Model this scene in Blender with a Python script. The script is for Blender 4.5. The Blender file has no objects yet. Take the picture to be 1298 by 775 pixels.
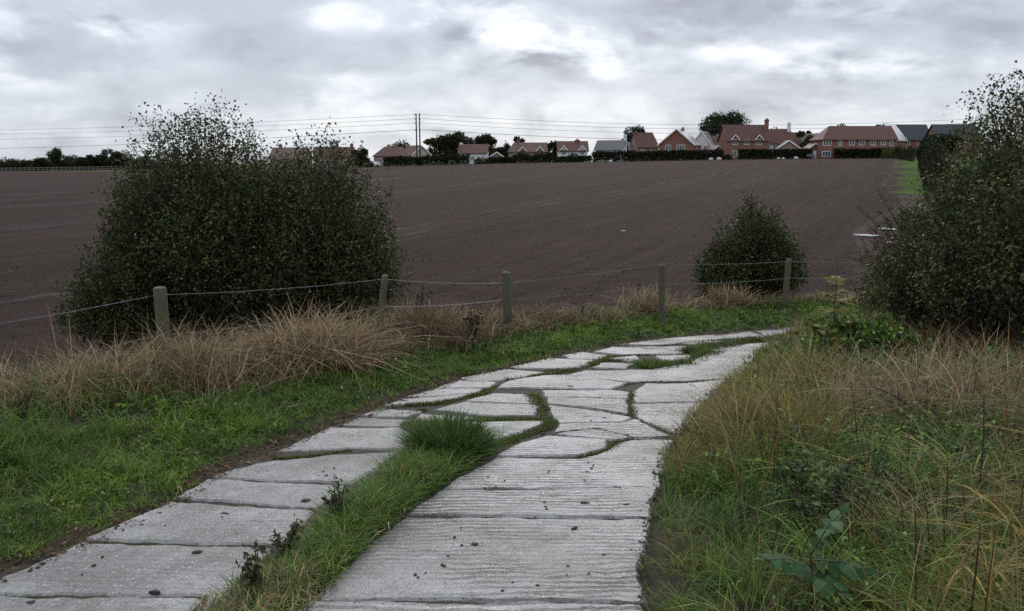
import bpy, bmesh, math, random
import numpy as np
from mathutils import Vector, Matrix
random.seed(7)
rng = np.random.default_rng(11)
S = bpy.context.scene
C = S.collection
R = math.radians

# ------------------------------------------------------------------ camera
FPX, PW, PH = 1000.0, 1298.0, 775.0
EYE = np.array([0.0, 0.0, 1.7])
PITCH = math.atan((387.5 - 206.0) / FPX)
cam = bpy.data.cameras.new('camera'); co = bpy.data.objects.new('camera', cam); C.objects.link(co)
co.location = EYE; co.rotation_euler = (math.pi / 2 - PITCH, 0, 0)
cam.sensor_fit = 'HORIZONTAL'; cam.sensor_width = 36.0; cam.lens = 36.0 * FPX / PW
cam.clip_start = 0.05; cam.clip_end = 6000
S.camera = co
S.view_settings.view_transform = 'Standard'; S.view_settings.look = 'None'
S.view_settings.exposure = 0.25; S.view_settings.gamma = 1.0
S.render.engine = 'CYCLES'
S.cycles.max_bounces = 6; S.cycles.diffuse_bounces = 3; S.cycles.glossy_bounces = 2
S.cycles.transmission_bounces = 3; S.cycles.volume_bounces = 1; S.cycles.transparent_max_bounces = 6
S.cycles.use_denoising = False
S.cycles.sample_clamp_indirect = 6.0

# ------------------------------------------------------------------ world: overcast sky with a few bright breaks
SUN_EL, SUN_AZ = R(32), R(8)          # azimuth measured from straight ahead towards the right
world = bpy.data.worlds.new('World'); S.world = world; world.use_nodes = True
class NT:
    def __init__(s, tree): s.t = tree; s.n = tree.nodes; s.l = tree.links
    def node(s, typ, **kw):
        n = s.n.new(typ)
        for k, v in kw.items(): setattr(n, k, v)
        return n
    def put(s, sock, v):
        if v is None: return
        if hasattr(v, 'links') or isinstance(v, bpy.types.NodeSocket): s.l.new(v, sock)
        else:
            if isinstance(v, (tuple, list)) and len(v) == 3 and sock.type == 'RGBA': v = (*v, 1)
            sock.default_value = v
    def math(s, op, a, b=None, c=None, clamp=False):
        n = s.node('ShaderNodeMath', operation=op); n.use_clamp = clamp
        s.put(n.inputs[0], a); s.put(n.inputs[1], b); s.put(n.inputs[2], c); return n.outputs[0]
    def vmath(s, op, a, b=None, scale=None):
        n = s.node('ShaderNodeVectorMath', operation=op)
        s.put(n.inputs[0], a); s.put(n.inputs[1], b); s.put(n.inputs[3], scale)
        return n.outputs[1] if op in ('LENGTH', 'DOT_PRODUCT') else n.outputs[0]
    def noise(s, vec, scale, detail=4, rough=0.55, dist=0.0, color=False):
        n = s.node('ShaderNodeTexNoise'); s.put(n.inputs['Vector'], vec)
        n.inputs['Scale'].default_value = scale; n.inputs['Detail'].default_value = detail
        n.inputs['Roughness'].default_value = rough; n.inputs['Distortion'].default_value = dist
        return n.outputs['Color' if color else 'Fac']
    def ramp(s, f, stops, interp='LINEAR'):
        n = s.node('ShaderNodeValToRGB'); s.put(n.inputs[0], f); e = n.color_ramp.elements
        n.color_ramp.interpolation = interp
        while len(e) < len(stops): e.new(0.5)
        for x, (p, c) in zip(e, stops):
            x.position = p; x.color = (c, c, c, 1) if not isinstance(c, (tuple, list)) else (*c, 1)
        return n.outputs[0]
    def mix(s, f, a, b, blend='MIX'):
        n = s.node('ShaderNodeMix', data_type='RGBA', blend_type=blend)
        s.put(n.inputs[0], f); s.put(n.inputs[6], a); s.put(n.inputs[7], b); return n.outputs[2]
    def mapr(s, f, a, b, c, d):
        n = s.node('ShaderNodeMapRange'); s.put(n.inputs[0], f)
        for i, v in enumerate((a, b, c, d)): n.inputs[i + 1].default_value = v
        return n.outputs[0]
    def comb(s, x, y, z):
        n = s.node('ShaderNodeCombineXYZ'); s.put(n.inputs[0], x); s.put(n.inputs[1], y); s.put(n.inputs[2], z); return n.outputs[0]
    def sep(s, v):
        n = s.node('ShaderNodeSeparateXYZ'); s.put(n.inputs[0], v); return n.outputs
    def scl(s, v, sc):
        n = s.node('ShaderNodeMapping'); s.put(n.inputs[0], v); n.inputs['Scale'].default_value = sc; return n.outputs[0]

w = NT(world.node_tree); w.n.clear()
out = w.node('ShaderNodeOutputWorld'); bg = w.node('ShaderNodeBackground'); bg.inputs[1].default_value = 0.1
w.l.new(bg.outputs[0], out.inputs[0])
sky = w.node('ShaderNodeTexSky', sky_type='NISHITA'); sky.sun_disc = False
sky.sun_elevation = SUN_EL; sky.sun_rotation = SUN_AZ
dirv = w.node('ShaderNodeTexCoord').outputs['Generated']
dx, dy, dz = w.sep(dirv)
el = w.math('MAXIMUM', dz, 0.0)
den = w.math('ADD', el, 0.14)
cx = w.math('DIVIDE', dx, den); cy = w.math('DIVIDE', dy, den)
cp = w.comb(cx, cy, 0.0)
n1 = w.noise(cp, 0.62, 7, 0.60, 0.4)
n2 = w.noise(w.vmath('ADD', cp, (7.3, 2.1, 0)), 1.9, 6, 0.60, 0.3)
n3 = w.noise(w.scl(dirv, (1, 1, 2.0)), 8.5, 7, 0.58, 0.5)
# large cloud masses and gaps, laid out by direction
wn = w.noise(w.scl(dirv, (1, 1, 2.2)), 7.0, 5, 0.6, 0, True)
wv = w.vmath('SUBTRACT', wn, (0.5, 0.5, 0.5))
wx, wy, wz = w.sep(wv)
fx = w.math('ADD', w.math('DIVIDE', dx, w.math('MAXIMUM', dy, 0.05)), w.math('MULTIPLY', wx, 0.20))
fz = w.math('ADD', w.math('DIVIDE', dz, w.math('MAXIMUM', dy, 0.05)), w.math('MULTIPLY', wz, 0.085))
front = w.math('GREATER_THAN', dy, 0.05)
def blob(u, v, su, sv, amp):
    u0, v0 = (u - 649) / 1000.0, (206 - v) / 1000.0
    a = w.math('DIVIDE', w.math('SUBTRACT', fx, u0), su / 1000.0); b = w.math('DIVIDE', w.math('SUBTRACT', fz, v0), sv / 1000.0)
    r2 = w.math('ADD', w.math('MULTIPLY', a, a), w.math('MULTIPLY', b, b))
    return w.math('MULTIPLY', w.math('EXPONENT', w.math('MULTIPLY', r2, -1.0)), amp)
blobs = [(690, 62, 85, 24, .66), (635, 30, 50, 16, .42), (745, 90, 45, 14, .42), (1085, 88, 100, 18, .48), (960, 72, 80, 14, .32),
         (545, 22, 26, 16, .42), (425, 28, 34, 16, .28), (185, 45, 46, 16, .36), (60, 40, 50, 12, .25), (30, 95, 60, 14, .3), (430, 115, 40, 16, .25),
         (590, 55, 32, 22, -.55), (1010, 22, 330, 30, -.55), (330, 70, 80, 36, -.32), (80, 65, 90, 24, -.28), (300, 8, 130, 20, -.25), (505, 70, 50, 24, -.22), (850, 45, 70, 18, -.3), (1240, 60, 80, 20, -.25),
         (600, 165, 700, 26, .20), (870, 120, 200, 14, -.10), (250, 120, 200, 14, -.10)]
tot = None
for b in blobs:
    q = blob(*b); tot = q if tot is None else w.math('ADD', tot, q)
tot = w.math('MULTIPLY', tot, front)
nn = w.math('ADD', w.math('ADD', w.math('MULTIPLY', w.math('SUBTRACT', n1, 0.5), .8), w.math('MULTIPLY', w.math('SUBTRACT', n3, 0.5), 1.5)), w.math('MULTIPLY', w.math('MULTIPLY', w.math('SUBTRACT', n2, 0.5), w.mapr(el, 0.03, 0.13, 0.3, 1.0)), 1.0))
den_ = w.math('ADD', w.math('MULTIPLY', tot, w.math('ADD', 0.74, w.math('MULTIPLY', nn, 3.2))), w.math('MULTIPLY', nn, 0.62))
bright = w.ramp(w.mapr(den_, -0.6, 1.0, 0.0, 1.0), [(0.0, (2.0, 2.2, 2.65)), (0.20, (2.8, 3.05, 3.6)), (0.36, (4.3, 4.65, 5.25)), (0.50, (5.6, 5.95, 6.5)), (0.70, (7.0, 7.1, 7.15)), (1.0, (8.7, 8.6, 8.2))])
lift = w.math('ADD', 1.0, w.math('MULTIPLY', w.math('SMOOTH_MIN', el, 0.9, 0.2), 1.15))
lift = w.math('MULTIPLY', lift, 1.12)
cloud = w.vmath('SCALE', bright, scale=lift)
skyc = w.mix(0.94, sky.outputs[0], cloud)
w.put(bg.inputs[0], skyc)

sl = bpy.data.lights.new('sun', 'SUN'); so = bpy.data.objects.new('sun', sl); C.objects.link(so)
sl.energy = 0.9; sl.angle = R(20); sl.color = (1.0, 0.95, 0.88)
sd = Vector((math.sin(SUN_AZ) * math.cos(SUN_EL), math.cos(SUN_AZ) * math.cos(SUN_EL), math.sin(SUN_EL)))
so.rotation_euler = sd.to_track_quat('Z', 'Y').to_euler(); so.location = (20, 40, 60)

# ------------------------------------------------------------------ helpers
def tag(o, label=None, cat=None, group=None, kind=None):
    for k, v in (('label', label), ('category', cat), ('group', group), ('kind', kind)):
        if v: o[k] = v
    return o
def empty(name, loc, rz=0.0):
    o = bpy.data.objects.new(name, None); C.objects.link(o); o.location = loc; o.rotation_euler = (0, 0, rz)
    o.empty_display_size = 0.2
    return o
def mk(name, V, F, m, parent=None, col=None, smooth=False):
    """V (n,3); F an int array (k,3|4) or a list of faces"""
    me = bpy.data.meshes.new(name)
    V = np.asarray(V, np.float32)
    if isinstance(F, np.ndarray):
        k, s = F.shape
        me.vertices.add(len(V)); me.vertices.foreach_set('co', V.ravel())
        me.loops.add(k * s); me.loops.foreach_set('vertex_index', F.astype(np.int32).ravel())
        me.polygons.add(k); me.polygons.foreach_set('loop_start', np.arange(0, k * s, s, dtype=np.int32))
        me.update(calc_edges=True)
    else:
        me.from_pydata([tuple(v) for v in V], [], [tuple(f) for f in F]); me.update()
    if col is not None:
        a = me.attributes.new('Col', 'FLOAT_COLOR', 'POINT')
        cc = np.ones((len(V), 4), np.float32); cc[:, :3] = col; a.data.foreach_set('color', cc.ravel())
    if smooth: me.polygons.foreach_set('use_smooth', np.ones(len(me.polygons), bool))
    me.materials.append(m)
    o = bpy.data.objects.new(name, me); C.objects.link(o)
    if parent: o.parent = parent
    return o
class MB:
    """collects boxes, tubes and polygons into one mesh"""
    def __init__(s): s.v = []; s.f = []
    def poly(s, vs, fs):
        b = len(s.v); s.v += [tuple(v) for v in vs]; s.f += [tuple(b + i for i in f) for f in fs]; return s
    def box(s, x0, x1, y0, y1, z0, z1):
        return s.poly([(x0, y0, z0), (x1, y0, z0), (x1, y1, z0), (x0, y1, z0), (x0, y0, z1), (x1, y0, z1), (x1, y1, z1), (x0, y1, z1)],
                      [(0, 3, 2, 1), (4, 5, 6, 7), (0, 1, 5, 4), (1, 2, 6, 5), (2, 3, 7, 6), (3, 0, 4, 7)])
    def tube(s, pts, rad, n=6, cap=True):
        pts = [Vector(p) for p in pts]; b = len(s.v)
        rad = rad if isinstance(rad, (list, tuple)) else [rad] * len(pts)
        for i, p in enumerate(pts):
            d = (pts[min(i + 1, len(pts) - 1)] - pts[max(i - 1, 0)]).normalized()
            a = d.orthogonal().normalized() if abs(d.z) < .95 else Vector((1, 0, 0)); a = (a - d * a.dot(d)).normalized(); c = d.cross(a)
            for k in range(n):
                t = 2 * math.pi * k / n; s.v.append(tuple(p + (a * math.cos(t) + c * math.sin(t)) * rad[i]))
        for i in range(len(pts) - 1):
            for k in range(n):
                s.f.append((b + i * n + k, b + i * n + (k + 1) % n, b + (i + 1) * n + (k + 1) % n, b + (i + 1) * n + k))
        if cap:
            s.f.append(tuple(b + k for k in range(n))[::-1]); s.f.append(tuple(b + (len(pts) - 1) * n + k for k in range(n)))
        return s
    def build(s, name, m, parent=None, smooth=False): return mk(name, s.v, s.f, m, parent, smooth=smooth)
def copyo(o, parent=None, name=None):
    c = o.copy(); C.objects.link(c)
    if parent: c.parent = parent
    return c
def copy_tree(o, parent=None):
    c = copyo(o, parent)
    for ch in list(o.children): copy_tree(ch, c)
    return c

# ------------------------------------------------------------------ numpy noise
def vnoise(x, y, sc=1.0, seed=0):
    x = np.asarray(x, float) / sc + seed * 17.31; y = np.asarray(y, float) / sc - seed * 9.77
    xi = np.floor(x); yi = np.floor(y); fx_ = x - xi; fy_ = y - yi
    fx_ = fx_ * fx_ * (3 - 2 * fx_); fy_ = fy_ * fy_ * (3 - 2 * fy_)
    def h(a, b):
        q = np.sin(a * 127.1 + b * 311.7) * 43758.5453
        return q - np.floor(q)
    return (h(xi, yi) * (1 - fx_) + h(xi + 1, yi) * fx_) * (1 - fy_) + (h(xi, yi + 1) * (1 - fx_) + h(xi + 1, yi + 1) * fx_) * fy_
def fbm(x, y, sc=1.0, seed=0, o=4):
    t = 0; a = 0.5
    for i in range(o): t = t + a * vnoise(x, y, sc / 2 ** i, seed + i); a *= .5
    return t
def sstep(a, b, x): t = np.clip((x - a) / (b - a), 0, 1); return t * t * (3 - 2 * t)

# ------------------------------------------------------------------ lie of the land
_by = [-30, -6, 0, 2, 4.2, 5.4, 7.8, 10, 12, 14, 16, 18, 30]
_bz = [.9, .35, 0, -.2, -.42, -.51, -.67, -.85, -1.02, -1.21, -1.39, -1.55, -2.1]
_fy = np.linspace(-30, 30, 601); _fz = np.interp(_fy, _by, _bz)
for _ in range(3): _fz = np.convolve(np.pad(_fz, 8, mode='edge'), np.ones(17) / 17, 'valid')
def B(y): return np.interp(y, _fy, _fz)
def ray(u, v):
    a, b = (u - 649) / FPX, (387.5 - v) / FPX
    return np.array([a, math.cos(PITCH) + b * math.sin(PITCH), -math.sin(PITCH) + b * math.cos(PITCH)])
def at_y(u, v, Y):
    d = ray(u, v); return EYE + d * (Y / d[1])
def hit(u, v, fn, dz=0.0):
    d = ray(u, v); d = d / d[1]; y0 = 0.5; prev = None
    y = 0.5
    while y < 900:
        p = EYE + d * y
        g = p[2] - fn(p[0], p[1]) - dz
        if g < 0:
            lo, hi = y0, y
            for _ in range(30):
                m_ = (lo + hi) / 2; q = EYE + d * m_
                if q[2] - fn(q[0], q[1]) - dz < 0: hi = m_
                else: lo = m_
            return EYE + d * hi
        y0 = y; y += 0.05 if y < 30 else y * 0.01
    return EYE + d * 900
def road_pt(u, v): p = hit(u, v, lambda x, y: float(B(y))); return p
def proj(P):
    P = np.asarray(P, float) - EYE
    f = P[:, 1] * math.cos(PITCH) - P[:, 2] * math.sin(PITCH); up = P[:, 1] * math.sin(PITCH) + P[:, 2] * math.cos(PITCH)
    f = np.where(f < 0.05, 0.05, f)
    return 649 + FPX * P[:, 0] / f, 387.5 - FPX * up / f, f
Lpx = [(0, 733), (70, 703), (106, 687), (220, 635), (270, 604), (340, 574), (420, 540), (450, 530), (480, 518), (512, 506), (549, 494), (582, 481),
       (640, 468), (720, 450), (780, 438), (840, 430), (903, 424), (959, 419), (1005, 416), (1033, 414)]
Rpx = [(812, 775), (818, 746), (812, 723), (818, 696), (822, 661), (834, 615), (843, 576), (857, 553), (890, 508), (905, 497), (927, 481), (938, 468), (949, 455), (960, 444), (990, 434)]
Lp = np.array([road_pt(*p)[:2] for p in Lpx]); Rp = np.array([road_pt(*p)[:2] for p in Rpx])
l0 = Lp[0] + (Lp[0] - Lp[2]) / np.linalg.norm(Lp[0] - Lp[2]) * 6
Lp = np.vstack([[l0], Lp, [[Lp[-1][0] + 5, Lp[-1][1] + 1.0]], [[Lp[-1][0] + 40, Lp[-1][1] + 4]]])
Rp = np.vstack([[[Rp[0][0] - .5, -6]], Rp, [[Rp[-1][0] + 5, Rp[-1][1] + 1.2]], [[Rp[-1][0] + 40, Rp[-1][1] + 4]]])
def sdist(x, y, poly):
    """signed distance to a polyline; positive on its left"""
    x = np.asarray(x, float); y = np.asarray(y, float)
    best = np.full(x.shape, 1e9); sg = np.ones(x.shape)
    for (ax, ay), (bx, by_) in zip(poly[:-1], poly[1:]):
        ex, ey = bx - ax, by_ - ay; L2 = ex * ex + ey * ey
        t = np.clip(((x - ax) * ex + (y - ay) * ey) / L2, 0, 1)
        qx, qy = x - ax - t * ex, y - ay - t * ey
        d = np.hypot(qx, qy); s_ = np.where(ex * (y - ay) - ey * (x - ax) >= 0, 1.0, -1.0)
        m_ = d < best - 1e-9; best = np.where(m_, d, best); sg = np.where(m_, s_, sg)
    return best * sg
def dLf(x, y): return sdist(x, y, Lp)
def dRf(x, y): return -sdist(x, y, Rp)
_aa = [-.8, -.65, -.45, -.15, 0, .3, .5, .8]
def Rfar(a): return np.interp(a, _aa, [320, 310, 270, 208, 200, 190, 188, 188])
def zfar(a): return np.interp(a, _aa, [-2.2, -2.0, -1.2, .75, 1.5, 2.5, 2.85, 3.0])
def fieldz(x, y):
    x = np.asarray(x, float); y = np.asarray(y, float)
    a = np.clip(x / np.maximum(y, 10), -.8, .8)
    t = np.clip((y - 18) / (Rfar(a) - 18), 0, 1)
    return np.where(y < 18, B(y) - .35, -1.9 + (zfar(a) + 1.9) * t)
def H(x, y):
    x = np.asarray(x, float); y = np.asarray(y, float)
    near = (y < 60) & (np.abs(x) < 60)
    dl = np.full(x.shape, 50.0); dr = np.full(x.shape, 50.0)
    if near.any():
        dl[near] = dLf(x[near], y[near]); dr[near] = dRf(x[near], y[near])
    dr = np.where(~near & (x < 0), -50, dr); dl = np.where(~near & (x > 0) & (y < 60), -50, dl)
    fz_ = fieldz(x, y); b = B(y)
    offl = np.interp(dl, [0, .25, 1, 2, 2.6, 3.4], [0, .03, .17, .33, .1, -.35])
    zl = np.where(dl < 3.4, b + offl, fz_)
    zl = zl * (1 - sstep(17, 21, y)) + fz_ * sstep(17, 21, y)
    offr = np.interp(dr, [0, .3, 1.2, 2.5, 5, 12], [0, .05, .17, .3, .45, .5])
    zr = b + offr; k = sstep(16, 24, y); zr = zr * (1 - k) + fz_ * k
    z = np.where((dl <= 0) & (dr <= 0), b - .03, np.where(dl > 0, zl, zr))
    return z
def Hs(x, y): return float(H(np.array([x], float), np.array([y], float))[0])
def ground(u, v): return hit(u, v, Hs)
def onfar(u, Y):                        # a spot on the land at depth Y seen at photo column u
    x = (u - 649) / FPX * Y * 1.0; return np.array([x, Y, Hs(x, Y)])

# ------------------------------------------------------------------ materials
def mat(name):
    m = bpy.data.materials.new(name); m.use_nodes = True; t = NT(m.node_tree); t.n.clear()
    o = t.node('ShaderNodeOutputMaterial'); p = t.node('ShaderNodeBsdfPrincipled'); t.l.new(p.outputs[0], o.inputs[0])
    t.p, t.o = p, o; return m, t
def bump(t, h, strength, dist):
    n = t.node('ShaderNodeBump'); n.inputs['Strength'].default_value = strength; n.inputs['Distance'].default_value = dist
    t.put(n.inputs['Height'], h); t.l.new(n.outputs[0], t.p.inputs['Normal']); return n
def pos(t): return t.node('ShaderNodeNewGeometry').outputs['Position']
def obj(t): return t.node('ShaderNodeTexCoord').outputs['Object']
def m_plain(name, c, rough=.7, var=.25, scale=3.0, bs=0.0, bscale=20, spec=.5):
    m, t = mat(name); v = obj(t); n = t.noise(v, scale, 5, .6)
    a = tuple(x * (1 - var) for x in c); b = tuple(min(1, x * (1 + var)) for x in c)
    t.put(t.p.inputs['Base Color'], t.mix(t.mapr(n, .3, .7, 0, 1), a, b)); t.p.inputs['Roughness'].default_value = rough
    t.p.inputs['Specular IOR Level'].default_value = spec
    if bs: bump(t, t.noise(v, bscale, 4, .6), bs, .02)
    return m
def m_leaf(name, rough=.5, trans=.25, spec=.4, gain=1.0):
    m, t = mat(name)
    a = t.node('ShaderNodeAttribute', attribute_name='Col').outputs['Color']
    n = t.noise(pos(t), 9.0, 3, .6)
    c = t.mix(1.0, a, t.ramp(n, [(.3, .75 * gain), (.7, 1.22 * gain)]), 'MULTIPLY')
    t.put(t.p.inputs['Base Color'], c); t.p.inputs['Roughness'].default_value = rough; t.p.inputs['Specular IOR Level'].default_value = spec
    tr = t.node('ShaderNodeBsdfTranslucent'); t.put(tr.inputs[0], c)
    mx = t.node('ShaderNodeMixShader'); mx.inputs[0].default_value = trans
    t.l.new(t.p.outputs[0], mx.inputs[1]); t.l.new(tr.outputs[0], mx.inputs[2]); t.l.new(mx.outputs[0], t.o.inputs[0])
    return m
M = {}
M['grass'] = m_leaf('grass_blade', .5, .3, .10)
M['straw'] = m_leaf('dry_stalk', .7, .2, .08)
M['leaf'] = m_leaf('shrub_leaf', .45, .2, .14)
M['broad_leaf'] = m_leaf('broad_leaf', .5, .2, .05)
M['far_leaf'] = m_leaf('distant_leaf', .7, .15, .05)
M['bark'] = m_plain('bark', (.06, .05, .04), .85, .4, 20, .3, 60)
M['darkstem'] = m_plain('dark_stem', (.03, .022, .018), .7, .4, 20)
# soil of the field
m, t = mat('ploughed_soil'); P_ = pos(t)
x_, y_, z_ = t.sep(P_)
across = t.math('MULTIPLY', t.math('SUBTRACT', x_, t.math('MULTIPLY', y_, .49)), .898)
along = t.math('MULTIPLY', t.math('ADD', t.math('MULTIPLY', x_, .49), y_), .898)
rv = t.comb(across, t.math('MULTIPLY', along, .07), 0.0)
rows = t.noise(rv, 2.6, 3, .6)
broad = t.noise(t.comb(across, t.math('MULTIPLY', along, .12), 0.0), .16, 5, .65)
fine = t.noise(P_, 9.0, 8, .7)
col = t.mix(t.mapr(broad, .32, .68, 0, 1), (.041, .0240, .0195), (.066, .0430, .0355))
col = t.mix(t.mapr(rows, .35, .65, 0, .55), col, (.027, .0165, .0135))
col = t.mix(t.mapr(fine, .53, .70, 0, .75), col, (.092, .064, .054))
col = t.mix(t.mapr(fine, .46, .34, 0, .7), col, (.014, .009, .008))
# pale wheel tracks along the rows
q = t.math('ABSOLUTE', t.math('SUBTRACT', t.math('FRACT', t.math('ADD', t.math('DIVIDE', t.math('ADD', across, t.math('MULTIPLY', t.noise(P_, .03, 2, .5), 9.0)), 22.0), .3)), .5))
trk = t.math('MULTIPLY', t.math('LESS_THAN', t.math('ABSOLUTE', t.math('SUBTRACT', q, .035)), .012), t.mapr(t.noise(P_, .25, 4, .7), .42, .62, 0, .8))
streak = t.noise(t.comb(t.math('MULTIPLY', across, .75), t.math('MULTIPLY', along, .02), 0.0), 1.0, 6, .7)
col = t.mix(t.mapr(streak, .50, .64, 0, .38), col, (.080, .055, .048))
col = t.mix(trk, col, (.095, .075, .068))
t.put(t.p.inputs['Base Color'], col); t.p.inputs['Roughness'].default_value = .9; t.p.inputs['Specular IOR Level'].default_value = .06
bump(t, t.math('ADD', t.math('MULTIPLY', rows, .9), t.math('MULTIPLY', t.noise(P_, 14, 6, .7), 1.0)), 1.0, .12)
M['soil'] = m
# verge earth
m, t = mat('verge_earth'); P_ = pos(t)
n = t.noise(P_, 1.2, 6, .65)
near = t.mix(t.mapr(n, .35, .65, 0, 1), (.022, .020, .012), (.05, .042, .024))
t.put(t.p.inputs['Base Color'], near); t.p.inputs['Roughness'].default_value = .9; t.p.inputs['Specular IOR Level'].default_value = .2
bump(t, t.noise(P_, 12, 6, .7), .7, .05); M['earth'] = m
m, t = mat('meadow'); P_ = pos(t)
n = t.noise(t.scl(P_, (1, .25, 1)), .08, 6, .65)
t.put(t.p.inputs['Base Color'], t.mix(t.mapr(n, .38, .62, 0, 1), t.mix(t.mapr(t.sep(P_)[0], -60, 10, 0, 1), (.05, .062, .022), (.05, .085, .018)), t.mix(t.mapr(t.sep(P_)[0], -60, 10, 0, 1), (.13, .105, .05), (.085, .12, .03))))
t.p.inputs['Roughness'].default_value = .95; t.p.inputs['Specular IOR Level'].default_value = .03; bump(t, t.noise(P_, 2, 5, .7), .6, .2); M['meadow'] = m
# wet old concrete with tamped ridges across the track and flint in it
m, t = mat('old_concrete'); P_ = pos(t)
info = t.node('ShaderNodeObjectInfo').outputs['Random']
sx, sy, sz = t.sep(P_)
warp = t.math('ADD', t.math('MULTIPLY', t.noise(t.scl(P_, (.8, .6, .5)), 1.0, 3, .5), .22), t.math('MULTIPLY', t.noise(t.scl(P_, (1.6, 5, 1)), 3.0, 4, .6), .085))
ph = t.math('ADD', sy, warp)
rib = t.math('MULTIPLY_ADD', t.math('SINE', t.math('MULTIPLY', ph, 6.2832 / .056)), .5, .5)
brk = t.noise(t.comb(t.math('MULTIPLY', sx, 9.0), t.math('MULTIPLY', ph, 42.0), 0.0), 1.0, 4, .7)
pit = t.noise(P_, 95.0, 3, .7)
lane = t.mapr(t.math('SUBTRACT', sx, t.math('MULTIPLY_ADD', sy, .33, -2.35)), -.15, .15, .30, 1.0)
amt = t.math('MULTIPLY', lane, t.mapr(t.noise(t.scl(P_, (1, 2.2, 1)), 1.3, 5, .6), .38, .62, .10, 1.0))
wear = t.noise(P_, .9, 6, .65); mott = t.noise(P_, 7.0, 6, .7)
vor = t.node('ShaderNodeTexVoronoi', feature='F1'); t.put(vor.inputs['Vector'], P_); vor.inputs['Scale'].default_value = 60
vr, vg, vb = t.sep(vor.outputs['Color'])
stone = t.math('MULTIPLY', t.math('LESS_THAN', vor.outputs['Distance'], t.math('ADD', .12, t.math('MULTIPLY', vg, .34))), t.math('GREATER_THAN', vr, .80))
stoned = t.math('MULTIPLY', t.math('LESS_THAN', vor.outputs['Distance'], t.math('ADD', .15, t.math('MULTIPLY', vg, .34))), t.math('LESS_THAN', vr, .26))
col = t.mix(t.mapr(mott, .3, .7, 0, 1), (.21, .203, .198), (.40, .392, .385))
col = t.mix(t.mapr(wear, .42, .62, 0, .72), col, (.115, .105, .092))
col = t.mix(t.math('MULTIPLY', stone, .7), col, (.52, .51, .49))
col = t.mix(t.math('MULTIPLY', stoned, .75), col, (.06, .054, .05))
groove = t.math('MULTIPLY', t.mapr(t.math('ADD', t.math('MULTIPLY', rib, .40), t.math('MULTIPLY', brk, 1.15)), .60, .80, 1, 0), amt)
col = t.mix(t.math('MULTIPLY', groove, .92), col, (.04, .036, .032))
col = t.mix(t.math('MULTIPLY', t.mapr(pit, .52, .66, 0, 1), .8), col, (.05, .045, .04))
moss = t.math('MULTIPLY', t.mapr(t.noise(P_, 1.6, 6, .7), .60, .72, 0, .55), t.mapr(mott, .4, .6, 0, 1))
col = t.mix(moss, col, (.07, .075, .03))
col = t.mix(1.0, col, t.ramp(info, [(0, .80), (1, 1.15)]), 'MULTIPLY')
t.put(t.p.inputs['Base Color'], col)
t.put(t.p.inputs['Roughness'], t.mapr(t.noise(P_, 2.3, 4, .6), .3, .7, .20, .5)); t.p.inputs['Specular IOR Level'].default_value = .75
hgt = t.math('ADD', t.math('MULTIPLY', groove, -.9), t.math('ADD', t.math('MULTIPLY', mott, .35), t.math('MULTIPLY', pit, -.5)))
bump(t, hgt, .8, .012); M['concrete'] = m
m, t = mat('joint_soil'); P_ = pos(t)
t.put(t.p.inputs['Base Color'], t.mix(t.noise(P_, 14, 6, .7), (.018, .014, .010), (.075, .055, .038))); t.p.inputs['Roughness'].default_value = .85
bump(t, t.noise(P_, 40, 5, .7), .8, .03); M['joint'] = m
# timber posts
m, t = mat('weathered_post'); v = obj(t)
n = t.noise(t.scl(v, (9, 9, 1.2)), 6, 6, .65); g = t.noise(v, 5, 4, .6)
c = t.mix(t.mapr(n, .3, .7, 0, 1), (.045, .038, .028), (.125, .11, .08)); c = t.mix(t.mapr(g, .45, .62, 0, .8), c, (.07, .09, .03))
t.put(t.p.inputs['Base Color'], c); t.p.inputs['Roughness'].default_value = .85; bump(t, n, .7, .02); M['post'] = m
M['wire'] = m_plain('galvanised_wire', (.20, .205, .21), .5, .2, 30); M['wire'].node_tree.nodes['Principled BSDF'].inputs['Metallic'].default_value = .7
m, t = mat('standing_water'); t.p.inputs['Base Color'].default_value = (.03, .028, .026, 1); t.p.inputs['Roughness'].default_value = .04
t.p.inputs['Specular IOR Level'].default_value = .9; bump(t, t.noise(pos(t), 6, 2, .5), .03, .01); M['water'] = m
def m_brick(name, a, b, mo):
    m, t = mat(name); v = obj(t); br = t.node('ShaderNodeTexBrick'); t.put(br.inputs['Vector'], t.node('ShaderNodeTexCoord').outputs['Object'])
    x, y, z = t.sep(v); t.put(br.inputs['Vector'], t.comb(t.math('ADD', x, y), z, 0.0))
    t.put(br.inputs['Color1'], a); t.put(br.inputs['Color2'], b); t.put(br.inputs['Mortar'], mo)
    br.inputs['Scale'].default_value = 1; br.inputs['Brick Width'].default_value = .225; br.inputs['Row Height'].default_value = .075; br.inputs['Mortar Size'].default_value = .01
    t.put(t.p.inputs['Base Color'], t.mix(t.mapr(t.noise(v, .6, 5, .6), .35, .65, 0, .4), br.outputs['Color'], tuple(x * .6 for x in a))); t.p.inputs['Roughness'].default_value = .85
    return m
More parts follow.
